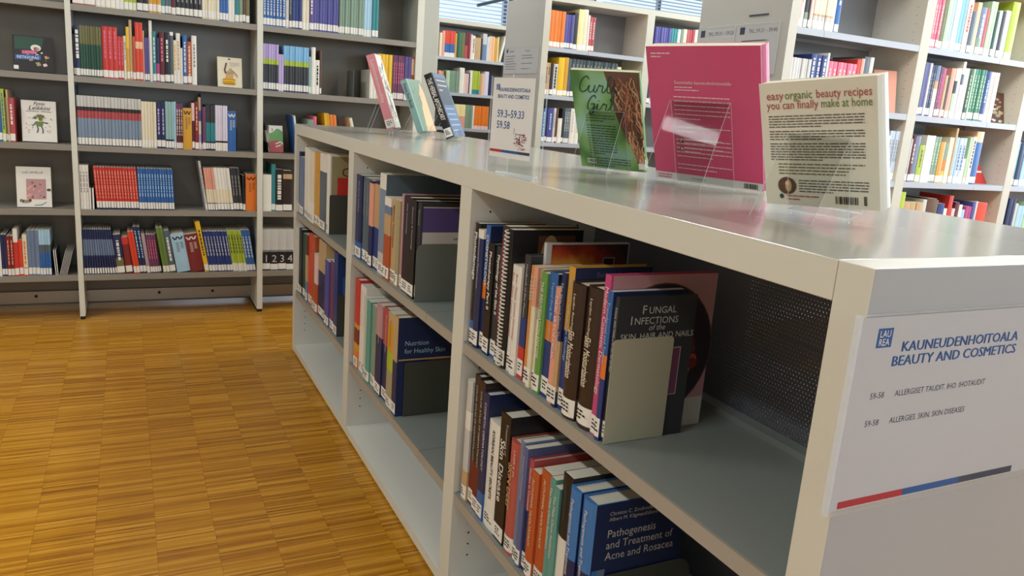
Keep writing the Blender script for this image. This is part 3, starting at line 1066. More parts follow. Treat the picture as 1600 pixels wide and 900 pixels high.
  (4,2.7794,0.0309,0.2555,'orange',{'k': 'journal'}),
  (3,2.9029,0.0255,0.2407,'violet',{'k': 'journal'}),
  (1,2.9793,0.033,0.2605,'charcoal',{}),
  (1,3.0123,0.0443,0.2874,'pale yellow',{'d': 'tall'}),
  (1,3.0566,0.039,0.2924,'cream',{'d': 'tall'}),
  (1,3.0956,0.0168,0.2552,'white',{}),
  (2,3.1124,0.0253,0.2455,'dusty red',{'tx': 'pale pink'}),
 ]),
 ('R2aB','Y',5.215,1.382,'second shelf of the second aisle bookcase',0.2,[
  (2,2.7725,0.0199,0.2283,'tan',{'tx': 'dark brown'}),
  (1,2.8122,0.0271,0.2269,'dark brown',{}),
  (1,2.8393,0.0381,0.2253,'light grey',{'tx': 'black'}),
  (1,2.8774,0.0493,0.2749,'yellow',{}),
  (1,2.9267,0.0386,0.279,'ochre',{}),
  (1,2.9653,0.0222,0.2728,'slate',{}),
  (13,2.9875,0.0312,0.2743,'dark slate',{'k': 'journal', 'tx': 'grey'}),
  (1,3.3937,0.0355,0.2522,'pale yellow',{'d': 'short'}),
 ]),
 ('R2aC','Y',5.215,1.037,'third shelf of the second aisle bookcase',0.2,[
  (1,2.7745,0.0327,0.2478,'blue',{'tx': 'light blue'}),
  (1,2.8072,0.0164,0.2495,'navy',{}),
  (1,2.8236,0.0467,0.2516,'violet',{'tx': 'light blue'}),
  (1,2.8703,0.0193,0.2539,'light grey',{'d': 'spiral bound', 'tx': 'grey'}),
  (1,2.8896,0.0221,0.2553,'brown',{}),
  (1,2.9117,0.0361,0.182,'white',{'d': 'short'}),
  (1,2.9479,0.0195,0.2545,'charcoal',{}),
  (3,2.9674,0.0168,0.2569,'slate',{'k': 'journal', 'tx': 'light grey'}),
  (2,3.0179,0.0397,0.2613,'white',{'tx': 'light grey', 'd': 'end'}),
 ]),
 ('R2bA','Y',5.215,1.722,'upper shelf under the window, second aisle',0.2,[
  (6,3.7093,0.0247,0.2442,'violet',{'k': 'journal'}),
  (3,3.8577,0.023,0.2466,'teal',{'k': 'journal'}),
  (1,3.9268,0.0253,0.2469,'white',{}),
  (1,3.9521,0.0254,0.2497,'grey green',{}),
  (1,3.9775,0.0319,0.2528,'cream',{}),
  (3,4.0093,0.0278,0.2543,'dusty red',{}),
  (1,4.0928,0.0454,0.2613,'white',{'d': 'thick'}),
 ]),
 ('R2bB','Y',5.215,1.382,'second shelf beside the pink book, second aisle',0.2,[
  (1,3.6815,0.0382,0.2151,'charcoal',{}),
  (2,3.7197,0.031,0.2194,'light grey',{}),
  (1,3.7818,0.0375,0.2237,'navy',{}),
 ]),
 ('R3A','Y',7.515,1.722,'upper shelf of the farthest aisle bookcase',0.2,[
  (1,2.7925,0.027,0.22,'cream',{}),
  (1,2.8194,0.0271,0.241,'salmon',{}),
  (4,2.8465,0.0273,0.2484,'scarlet',{'k': 'journal', 'b': [(0.16, 'white'), (0.5, 'blue'), (1, 'scarlet')]}),
  (1,2.9556,0.0206,0.2312,'ochre',{}),
  (1,2.9762,0.0207,0.2395,'dark green',{}),
  (1,2.9968,0.0276,0.2421,'green',{}),
  (1,3.0245,0.0346,0.2454,'olive',{}),
  (1,3.0591,0.0348,0.2492,'maroon',{'b': [(0.5, 'dusty red'), (1, 'maroon')]}),
  (1,3.0939,0.0279,0.2464,'dark red',{}),
  (1,3.1218,0.021,0.2368,'pale pink',{}),
  (1,3.1428,0.0281,0.2272,'white',{'tx': 'black'}),
  (3,3.1709,0.0212,0.2135,'tan',{'k': 'journal'}),
  (1,3.2343,0.0213,0.2118,'charcoal',{}),
  (1,3.2556,0.0427,0.2584,'light grey',{'b': [(0.6, 'steel'), (1, 'light grey')]}),
  (1,3.2983,0.0286,0.2313,'pale blue',{}),
  (3,3.3268,0.0191,0.242,'peach',{'k': 'journal'}),
  (2,3.3842,0.018,0.2283,'ochre',{}),
  (1,3.4203,0.0145,0.2434,'pale yellow',{}),
  (1,3.442,0.0218,0.2639,'white',{'d': 'leaning', 'lean': 12}),
 ]),
 ('R3B','Y',7.515,1.382,'second shelf of the farthest aisle bookcase',0.2,[
  (1,2.7981,0.0272,0.2019,'salmon',{}),
  (1,2.8254,0.0273,0.1982,'tan',{}),
  (1,2.8527,0.0274,0.2006,'brown',{}),
  (1,2.8801,0.0413,0.2098,'pale green',{}),
  (5,2.9213,0.0208,0.21,'grey green',{'k': 'journal'}),
  (1,3.0253,0.0489,0.2478,'white',{'d': 'tall'}),
  (3,3.0743,0.0164,0.196,'pale pink',{'k': 'journal'}),
  (1,3.1235,0.0141,0.205,'charcoal',{}),
  (1,3.1376,0.0283,0.2319,'white',{}),
  (4,3.1659,0.0196,0.2303,'lime',{'k': 'journal', 'b': [(0.2, 'teal'), (1, 'lime')]}),
  (1,3.2442,0.0286,0.2098,'tan',{'d': 'end'}),
  (1,3.2728,0.0251,0.2122,'peach',{}),
  (1,3.2979,0.0468,0.2342,'lilac white',{}),
  (1,3.3448,0.0362,0.2062,'navy',{}),
 ]),
 ('R3C','Y',7.515,1.037,'third shelf of the farthest aisle bookcase',0.2,[
  (1,2.9282,0.0488,0.2218,'brown',{}),
  (2,2.977,0.0652,0.2344,'salmon',{'b': [(0.5, 'salmon'), (1, 'pale yellow')]}),
  (3,3.1074,0.0273,0.2355,'grey green',{'k': 'journal'}),
  (1,3.1894,0.0179,0.2326,'white',{}),
  (4,3.2073,0.0407,0.2325,'orange',{'k': 'journal', 'b': [(0.14, 'pale pink'), (1, 'orange')]}),
 ]),
 ('b3a','X',0.7165,0.7033,'upper shelf, bay nearest the end sign',0.17,[
  (1,1.6355,0.0259,0.2889,'black',{'b': [(0.1, 'black'), (0.2, 'blue'), (1, 'black')], 't': ('Photodamage', 'white', 0.016)}),
  (1,1.6096,0.0305,0.2778,'navy',{'d': 'white capped', 'b': [(0.93, 'navy'), (1, 'white')], 't': ('Instrumental Measurement', 'lilac white', 0.008)}),
  (1,1.5791,0.0244,0.292,'blue',{'h': 1, 'd': 'orange patched', 'bd': 'navy', 'b': [(0.42, 'navy'), (0.56, 'orange'), (1, 'blue')], 't': ('COSMETOLOGY', 'white', 0.012)}),
  (1,1.5547,0.0326,0.2566,'black',{'h': 1, 'd': 'blue based', 'b': [(0.15, 'navy'), (1, 'black')], 't': ('Phototherapy Part II', 'white', 0.012)}),
  (1,1.5221,0.0322,0.2552,'charcoal',{'h': 1, 'd': 'blue based', 'b': [(0.15, 'blue'), (1, 'charcoal')], 't': ('Physiology of the Skin II', 'white', 0.012)}),
  (1,1.4899,0.0319,0.3066,'dark brown',{'d': 'tall red lettered', 't': ('Professional Skin Care Methods', 'dusty red', 0.013)}),
  (1,1.458,0.0274,0.3044,'black',{'k': 'spiral book', 'd': 'white coil bound', 'coil': 1}),
  (1,1.4306,0.0198,0.2334,'white',{'d': 'red lettered', 'lead': 0.012, 't': ('Baran - Maibach  Cosmetic Dermatology', 'dusty red', 0.0085)}),
  (1,1.4108,0.0281,0.2348,'white',{'d': 'red lettered', 't': ('Baran - Maibach  Cosmetic Dermatology', 'dusty red', 0.0085)}),
  (1,1.3827,0.0265,0.2636,'navy',{'h': 1, 'd': 'red based', 'b': [(0.26, 'red'), (0.5, 'dark blue'), (1, 'charcoal')], 't': ('Handbook of Skin Physics', 'light grey', 0.008)}),
  (1,1.3452,0.0178,0.2488,'amber',{'t': ('AGELESS', 'cream', 0.012)}),
  (1,1.3274,0.0164,0.2501,'tan',{'d': 'cream based', 'b': [(0.68, 'cream'), (1, 'salmon')], 't': ('AGELESS', 'cream', 0.01)}),
  (1,1.311,0.0143,0.249,'cream',{'d': 'olive topped', 'b': [(0.68, 'cream'), (1, 'khaki')], 't': ('A Consumer Guide', 'grey', 0.008)}),
  (1,1.2967,0.0226,0.2457,'leaf green',{'t': ('THE REJUVENATION ENZYME', 'white', 0.011)}),
  (1,1.2741,0.0332,0.2513,'blue',{'h': 1, 'd': 'orange patched', 'bd': 'navy', 'b': [(0.46, 'dark blue'), (0.62, 'orange'), (1, 'blue')], 't': ('Topical Drug Bioavailability', 'light blue', 0.008)}),
  (1,1.2409,0.0243,0.2302,'salmon',{'t': ('DERMATOLOGIA', 'pale pink', 0.012)}),
  (1,1.2166,0.0149,0.2628,'navy',{'d': 'tan based', 'b': [(0.12, 'navy'), (0.5, 'tan'), (1, 'navy')], 't': ('The Skin and Gene Therapy', 'light grey', 0.009)}),
  (1,1.2016,0.0229,0.2776,'dark blue',{'d': 'ochre topped', 'h': 1, 'bd': 'navy', 'b': [(0.56, 'dark blue'), (1, 'ochre')], 't': ('Skin Care in Radiation Oncology', 'light blue', 0.009)}),
  (1,1.1787,0.0471,0.2549,'dark brown',{'h': 1, 'round': 1, 't': ('Skin Moisturization', 'cream', 0.021), 't2': ('Leyden Rawlings', 'cream', 0.008)}),
  (1,1.1316,0.0533,0.2586,'dark brown',{'h': 1, 'round': 1, 't': ('Skin Moisturization', 'cream', 0.021), 't2': ('Leyden Rawlings', 'cream', 0.008)}),
  (1,1.0783,0.0188,0.2896,'magenta pink',{'h': 1, 'dep': 0.228, 't': ('Modern Cosmetic Dermatology', 'white', 0.011), 'cover': 'pinkoval'}),
  (1,1.0595,0.0155,0.2659,'blue',{'d': 'orange patched thin', 'bd': 'navy', 'b': [(0.42, 'dark blue'), (0.58, 'orange'), (1, 'blue')], 't': ('Transdermal and Topical', 'light blue', 0.008), 'dep': 0.15}),
  (1,1.044,0.0118,0.259,'charcoal',{'h': 1, 'bd': 'charcoal', 'd': 'gothic grey', 'dep': 0.163, 't': ('FUNGAL INFECTIONS of the Skin, Hair and Nails', 'light grey', 0.01), 'cover': 'fungal'}),
 ]),
 ('b3b','X',0.7165,0.3057,'lower shelf, bay nearest the end sign',0.2,[
  (1,1.6189,0.031,0.3102,'light grey',{'d': 'thin', 'b': [(0.25, 'tan'), (0.6, 'light grey'), (0.75, 'white'), (1, 'light grey')]}),
  (1,1.5879,0.0314,0.3325,'dark brown',{'h': 1, 'd': 'red based', 'b': [(0.35, 'brown red'), (1, 'dark brown')], 't': ('COLOR ATLAS OF DERMATOLOGY', 'light grey', 0.009)}),
  (1,1.5565,0.0352,0.3294,'dark brown',{'h': 1, 'd': 'red based', 'b': [(0.35, 'brown red'), (1, 'dark brown')], 't': ('COLOR ATLAS OF DERMATOLOGY', 'light grey', 0.009)}),
  (1,1.5213,0.0322,0.3135,'navy',{'h': 1, 't': ('COSMETIC DERMATOLOGY', 'white', 0.01), 'b': [(0.22, 'blue'), (1, 'navy')]}),
  (1,1.4891,0.0631,0.2608,'white',{'d': 'thick paper covered', 'k': 'paperback', 't': ('KOREAN BEAUTY SECRETS', 'charcoal', 0.012)}),
  (1,1.426,0.0482,0.303,'black',{'h': 1, 't': ('Skin Disease', 'white', 0.022), 't2': ('Treatment of', 'light grey', 0.01)}),
  (1,1.3778,0.0491,0.2613,'brick pink',{'h': 1, 'round': 1, 't': ('SKIN DEEP', 'tan', 0.017), 't2': ('LASER & IPL', 'pale pink', 0.009)}),
  (1,1.3287,0.0191,0.2769,'steel',{'d': 'thin'}),
  (1,1.3096,0.0209,0.272,'slate blue',{'d': 'thin', 't': ('Principles of Cosmetology', 'light grey', 0.007)}),
  (1,1.2887,0.0193,0.2533,'navy',{'d': 'red topped', 'b': [(0.55, 'navy'), (1, 'dusty red')], 'h': 1, 't': ('Studies in Cosmetic', 'white', 0.009)}),
  (1,1.2694,0.0316,0.2402,'rust orange',{'t': ('AUTUMNAL HUOLTAVASTI', 'cream', 0.009)}),
  (1,1.2378,0.0423,0.2572,'rust orange',{'t': ('AUTUMNAL HUOLTAVASTI', 'cream', 0.009)}),
  (1,1.1954,0.0208,0.2579,'sea green',{'t': ('The Male Client Aesthetics', 'white', 0.009)}),
  (1,1.1746,0.0224,0.2503,'sea green',{'t': ('The Male Client Aesthetics', 'white', 0.009)}),
  (1,1.1523,0.0357,0.289,'black',{'d': 'white based coil edged', 'b': [(0.55, 'white'), (1, 'black')], 't': ('COSMETICS', 'dark slate', 0.01)}),
  (1,1.1166,0.037,0.2797,'bright blue',{'h': 1, 'bd': 'navy', 'round': 1, 'b': [(0.5, 'navy'), (1, 'bright blue')], 't': ('Pathogenesis and Treatment', 'white', 0.01)}),
  (1,1.0795,0.0452,0.2776,'bright blue',{'h': 1, 'bd': 'navy', 'round': 1, 'b': [(0.5, 'navy'), (1, 'bright blue')], 't': ('Pathogenesis and Treatment', 'white', 0.01), 'cover': 'acne'}),
 ]),
 ('b2a','X',0.7165,0.7033,'upper shelf, middle bay, low unit',0.22,[
  (1,2.6973,0.0293,0.2897,'navy',{'b': [(0.2, 'blue'), (1, 'navy')], 't': ('Cosmetic Science', 'light grey', 0.009)}),
  (1,2.668,0.0596,0.2925,'dark blue',{'b': [(0.2, 'blue'), (1, 'navy')], 't': ('Skin Barrier Research', 'white', 0.009)}),
  (2,2.6084,0.0415,0.2903,'slate',{'t': ('Dermatologic Surgery', 'light grey', 0.009)}),
  (1,2.5254,0.0475,0.2886,'navy',{'d': 'peach topped', 'b': [(0.48, 'navy'), (0.97, 'salmon'), (1, 'navy')], 't': None}),
  (2,2.478,0.0328,0.2911,'dark blue',{'d': 'tan topped', 'h': 1, 'b': [(0.48, 'dark blue'), (0.97, 'tan'), (1, 'navy')], 't': None}),
  (1,2.4124,0.0684,0.3237,'grey blue',{'h': 1, 'd': 'tall white topped', 'bd': 'slate', 'dep': 0.28, 'b': [(0.22, 'light grey'), (0.85, 'grey blue'), (1, 'white')]}),
  (2,2.3439,0.0323,0.2579,'rust',{'d': 'white edged', 'b': [(0.55, 'rust'), (0.8, 'tan'), (0.9, 'steel'), (1, 'white')]}),
  (1,2.2793,0.0558,0.2593,'tan',{'d': 'patterned', 't': ('Makeup Techniques', 'brown', 0.012)}),
  (1,2.2235,0.0302,0.2609,'khaki',{}),
  (1,2.1933,0.03,0.2848,'dusty pink',{'h': 1, 'dep': 0.24, 't': ('Milady Aesthetics', 'pale pink', 0.009)}),
  (1,2.1633,0.0659,0.2834,'black plum',{'h': 1, 't': ('Nail Technology', 'light grey', 0.01)}),
  (1,2.0974,0.052,0.2819,'black',{'h': 1, 't': ('Anatomy & Physiology', 'light grey', 0.01)}),
  (1,2.0454,0.0277,0.2795,'charcoal',{'h': 1, 't': ('Anatomy', 'light grey', 0.009), 'cover': 'purple'}),
 ]),
 ('b2b','X',0.7165,0.3,'lower shelf, middle bay, low unit',0.2,[
  (1,2.6648,0.0536,0.3277,'red',{'h': 1, 'b': [(0.2, 'orange'), (0.28, 'ochre'), (0.45, 'dark red'), (0.5, 'ochre'), (1, 'red')]}),
  (2,2.6113,0.0356,0.317,'white',{'h': 1, 't': ('Aromatherapy for Therapists', 'dusty red', 0.008)}),
  (1,2.54,0.0355,0.2896,'pale sage',{'k': 'paperback'}),
  (1,2.5046,0.0486,0.2886,'sea green',{}),
  (1,2.456,0.0637,0.2843,'grey green',{'d': 'thick'}),
  (1,2.3923,0.0637,0.3065,'violet',{'h': 1, 'd': 'navy based', 'b': [(0.65, 'navy'), (1, 'dusty pink')], 't': ('Nutritional Cosmetics', 'white', 0.009)}),
  (1,2.3286,0.0591,0.3096,'maroon',{'h': 1, 'd': 'navy based', 'b': [(0.6, 'navy'), (1, 'dusty red')], 't': ('Dermatological Nutrition', 'white', 0.009)}),
  (1,2.2695,0.0707,0.3102,'ochre',{'b': [(0.4, 'khaki'), (0.6, 'lime'), (0.9, 'ochre'), (1, 'tan')], 't': ('Topical Nutrition', 'navy', 0.009)}),
  (1,2.1987,0.042,0.3164,'navy',{'h': 1, 'd': 'tan topped', 'bd': 'navy', 'b': [(0.55, 'navy'), (1, 'tan')], 't': ('Nutrition for Healthy Skin', 'light blue', 0.008), 'cover': 'nutrition'}),
 ]),
 ('b1a','X',0.7165,0.7055,'upper shelf, far bay, low unit',0.21,[
  (1,3.734,0.0268,0.2855,'navy',{}),
  (2,3.7072,0.0451,0.2653,'steel',{}),
  (2,3.6169,0.0443,0.3136,'white',{'d': 'speckled', 't': ('. . . . . . . . . . . .', 'grey', 0.009)}),
  (2,3.5282,0.0308,0.3099,'white',{'d': 'speckled', 't': ('. . . . . . . . . . . .', 'grey', 0.009)}),
  (2,3.4666,0.0402,0.308,'white',{'d': 'speckled cream', 'b': [(0.3, 'white'), (1, 'cream')], 't': ('. . . . . . . . . . . .', 'ochre', 0.009)}),
  (2,3.3862,0.0553,0.3115,'ochre',{}),
  (1,3.2757,0.1036,0.3148,'slate',{'h': 1, 'd': 'white topped', 'b': [(0.77, 'slate'), (1, 'white')]}),
  (1,3.1721,0.0568,0.3194,'white',{'cover': 'redblock'}),
 ]),
 ('b1b','X',0.7165,0.325,'lower shelf, far bay, low unit',0.21,[
  (1,3.734,0.0458,0.3089,'light grey',{'d': 'thin'}),
  (1,3.6882,0.068,0.3128,'black',{'h': 1, 'dep': 0.24}),
  (2,3.6202,0.0376,0.3004,'dark green',{}),
  (1,3.545,0.0439,0.3081,'tan',{'b': [(0.3, 'steel'), (0.7, 'tan'), (1, 'brown')]}),
  (2,3.5011,0.0464,0.3215,'scarlet',{'d': 'tall', 'h': 1}),
  (1,3.4084,0.0596,0.3264,'rust orange',{}),
  (1,3.3488,0.0666,0.2589,'pale pink',{'d': 'mixed', 'b': [(0.5, 'rust'), (1, 'pale pink')]}),
  (2,3.2822,0.0662,0.3336,'navy',{'d': 'cream topped', 'h': 1, 'b': [(0.6, 'navy'), (1, 'tan')]}),
  (2,3.1497,0.0381,0.2731,'violet',{}),
  (1,3.0736,0.0735,0.2832,'plum',{}),
  (1,3.0001,0.062,0.3329,'dark blue',{'h': 1, 'cover': 'bluecover'}),
 ]),
]
UXX = 0.7165

# ------------------------------------------------------------------ books
NUMW = {1: 'one', 2: 'two', 3: 'three', 4: 'four', 5: 'five', 6: 'six', 7: 'seven', 8: 'eight', 9: 'nine', 10: 'ten', 11: 'eleven', 12: 'twelve', 13: 'thirteen', 14: 'fourteen', 15: 'fifteen', 16: 'sixteen', 17: 'seventeen', 18: 'eighteen', 19: 'nineteen', 20: 'twenty'}


def spine_profile(w, bulge):
    """outer spine line from (0,.) to (w,.) ; y is negative outwards"""
    if bulge <= 0:
        return [(0.0, 0.0), (w, 0.0)]
    n = 7 if bulge > .003 else 5
    return [(w * i / (n - 1), -bulge * (1 - (2 * i / (n - 1) - 1) ** 2)) for i in range(n)]


def cover_mesh(w, h, d, c, bands, hard, rnd, tx, txw, seed, wmark=None, board=None):
    mb = MB()
    t = 0.0026 if hard else 0.0008
    t = min(t, w * 0.2)
    bulge = min(w * 0.16, 0.009) if rnd else (min(w * .12, .0028) if not hard else 0.0)
    out = spine_profile(w, bulge)
    inner = [(w - t, d), (w - t, t * 1.3), (t, t * 1.3), (t, d)]
    poly = [(0, d)] + out + [(w, d)] + inner
    n = len(poly)
    zs = [0.0] + [b[0] * h for b in bands]
    base = len(mb.v)
    for z in zs:
        mb.v += [(p[0], p[1], z) for p in poly]
    for b in range(len(bands)):
        k = mb.m(pal(bands[b][1]))
        for j in range(n):
            j2 = (j + 1) % n
            mb.f.append((base + b * n + j, base + b * n + j2, base + (b + 1) * n + j2, base + (b + 1) * n + j))
            mb.mi.append(mb.m(pal(board)) if board and j in (0, len(out)) else k)
    # end caps of the case: left board, spine, right board
    no = len(out)
    for lvl, k in ((0, mb.m(pal(bands[0][1]))), (len(zs) - 1, mb.m(pal(bands[-1][1])))):
        o = base + lvl * n
        i_in = 1 + no + 1
        mb.f.append((o, o + 1, o + i_in + 2, o + i_in + 3))
        mb.f.append((o + no, o + no + 1, o + i_in, o + i_in + 1))
        mb.f.append(tuple([o + 1 + j for j in range(no)] + [o + i_in + 1, o + i_in + 2]))
        mb.mi += [k, k, k]
    rr = random.Random(seed)
    y = -bulge - 0.0004
    if tx and not wmark:
        m = pal(tx)
        hw = w * txw / 2 if txw else min(w * 0.17, 0.006)
        z1 = h * rr.uniform(.82, .93)
        z0 = h * rr.uniform(.25, .45)
        z = z1
        while z > z0:
            ln = rr.uniform(0.006, 0.022)
            mb.face([(w / 2 - hw, y, z - ln), (w / 2 + hw, y, z - ln), (w / 2 + hw, y, z), (w / 2 - hw, y, z)], m)
            z -= ln + rr.uniform(0.003, 0.006)
    if wmark:
        m = pal(wmark)
        # slanted W-like strokes near the top and small lines of print
        a, b_, zt, zb = w * .12, w * .88, h * .93, h * .85
        s = (b_ - a) / 4
        for q in range(4):
            xa, xb = a + q * s, a + (q + 1) * s
            za, zb2 = (zt, zb) if q % 2 == 0 else (zb, zt)
            e = s * .42
            mb.face([(xa - e / 2, y, za), (xa + e, y, za), (xb + e / 2, y, zb2), (xb - e, y, zb2)], m)
        for col in (0.3, 0.62):
            z = h * .78
            while z > h * (.52 if col < .5 else .62):
                ln = rr.uniform(.010, .022) * 1.0
                mb.face([(w * col, y, z - .004), (w * col + w * .22, y, z - .004), (w * col + w * .22, y, z - .0015), (w * col, y, z - .0015)], m)
                z -= .008
    return mb.mesh('cover'), t, bulge


def pages_mesh(w, h, d, t, hard):
    mb = MB()
    m = 0.004 if hard else 0.0006
    mb.box(t + 0.0001, w - t - 0.0001, t * 1.3 + 0.0002, d - (0.004 if hard else 0.0008), m, h - m, M_PAGES)
    return mb.mesh('pages')


def label_mesh(w, bulge, z0, z1, marks, seed):
    mb = MB()
    pr = [(x, y - 0.0005) for x, y in spine_profile(w, bulge)]
    e = min(0.0006, w * 0.05)
    pr[0] = (e, pr[0][1])
    pr[-1] = (w - e, pr[-1][1])
    for (xa, ya), (xb, yb) in zip(pr[:-1], pr[1:]):
        mb.face([(xa, ya, z0), (xb, yb, z0), (xb, yb, z1), (xa, ya, z1)], M_LABEL)
    if marks:
        rr = random.Random(seed)
        y = min(p[1] for p in pr) - 0.0003
        hh = z1 - z0
        for q in range(3):
            z = z1 - hh * (.22 + .2 * q)
            a = w * .2
            for g in range(rr.choice((2, 3, 3))):
                b = a + w * rr.uniform(.12, .2)
                mb.face([(a, y, z - hh * .1), (b, y, z - hh * .1), (b, y, z), (a, y, z)], M_INK)
                a = b + w * .05
                if a > w * .72:
                    break
    return mb.mesh('spine_label')


def link_obj(name, me, parent):
    o = bpy.data.objects.new(name, me)
    COL.objects.link(o)
    o.parent = parent
    return o


def coil_part(w, h, parent):
    mb = MB()
    z = 0.008
    while z < h - 0.004:
        pts = []
        for s in range(7):
            a = math.pi * (0.15 + 1.5 * s / 6)
            pts.append((w * .55 + 0.011 * math.cos(a), -0.004 - 0.0085 * math.sin(a), z + 0.0012 * s))
        mb.tube(pts, 0.0016, M_COIL, 5)
        z += 0.0085
    return mb.build('wire_coil', parent)


SEED = [0]


def book(matrix, w, h, d, c, k, name, marks=False, label=True):
    """one book or journal: root empty > cover, pages, spine_label (and printed spine title)"""
    SEED[0] += 1
    root = empty(name, matrix)
    bands = k.get('b') or [(1, c)]
    hard = bool(k.get('h'))
    me, t, bulge = cover_mesh(w, h, d, c, bands, hard, k.get('round'), k.get('tx'), k.get('txw'), SEED[0], k.get('w'), k.get('bd'))
    cov = link_obj('cover', me, root)
    link_obj('pages', pages_mesh(w, h, d, t, hard), root)
    if label and not k.get('nolab') and name not in ('binder', 'booklet'):
        z0 = 0.004 + (SEED[0] * 7 % 5) * 0.0012
        link_obj('spine_label', label_mesh(w, bulge, z0, z0 + (0.034 if w > .012 else .030), marks, SEED[0]), root)
    elif name == 'binder':
        mbl = MB()
        mbl.box(w * .28, w * .8, -0.0006, 0.0, 0.016, 0.042, M_LABEL)
        mbl.build('spine_label', root)
    if k.get('coil'):
        coil_part(w, h, root)
    if k.get('num'):
        text('spine_number', str(k['_n']), (w / 2, -bulge - 0.0012, h * .21), (1, 0, 0), (0, 0, 1), w * 1.35, pal('light grey'), root, 'CENTER')
    for key, zf in (('t', None), ('t2', None)):
        tt = k.get(key)
        if not tt:
            continue
        s, col, size = tt
        size *= 1.35
        y = -bulge - 0.0009
        up_x = w * (.5 if not k.get('t2') else (.36 if key == 't' else .70))
        zt = h * (.93 if key == 't' and not k.get('t2') else (.80 if key == 't' else .94))
        if k.get('t2') and c == 'dark brown':
            up_x, zt = w * .5, h * (.66 if key == 't' else .93)
        L = len(s) * size * (0.66 if s.upper() == s else 0.53)
        room = zt - 0.05
        sx = min(1.0, room / L)
        size = min(size, w * .82)
        text('spine_title', s, (up_x - size * .33, y, zt), (0, 0, -1), (1, 0, 0), size, pal(col), root, 'LEFT', sx=sx, bold=(.0004 if size > .016 else 0.0), shear=(.15 if c == 'dark brown' and k.get('t2') else 0.0))
    return root


def copy_tree(root):
    r = root.copy()
    COL.objects.link(r)
    for ch in root.children:
        c = ch.copy()
        COL.objects.link(c)
        c.parent = r
    return r


FRONT = dict(f='top shelf')
ROOTS = {}


def kind_name(c, w, k, ax):
    kk = k.get('k')
    if kk:
        return {'journal': 'journal', 'binder': 'binder', 'booklet': 'booklet', 'volume': 'encyclopedia_volume', 'paperback': 'paperback', 'spiral book': 'spiral_bound_book'}[kk]
    if ax == 'X':
        return 'book'
    return 'paperback' if w < 0.0215 else 'book'


KW = {'journal': 'journal', 'binder': 'binder', 'booklet': 'booklet', 'encyclopedia_volume': 'volume', 'paperback': 'paperback', 'spiral_bound_book': 'book', 'book': 'book'}
USED = {}


def nwords(s):
    return len(s.replace('-', ' - ').split())


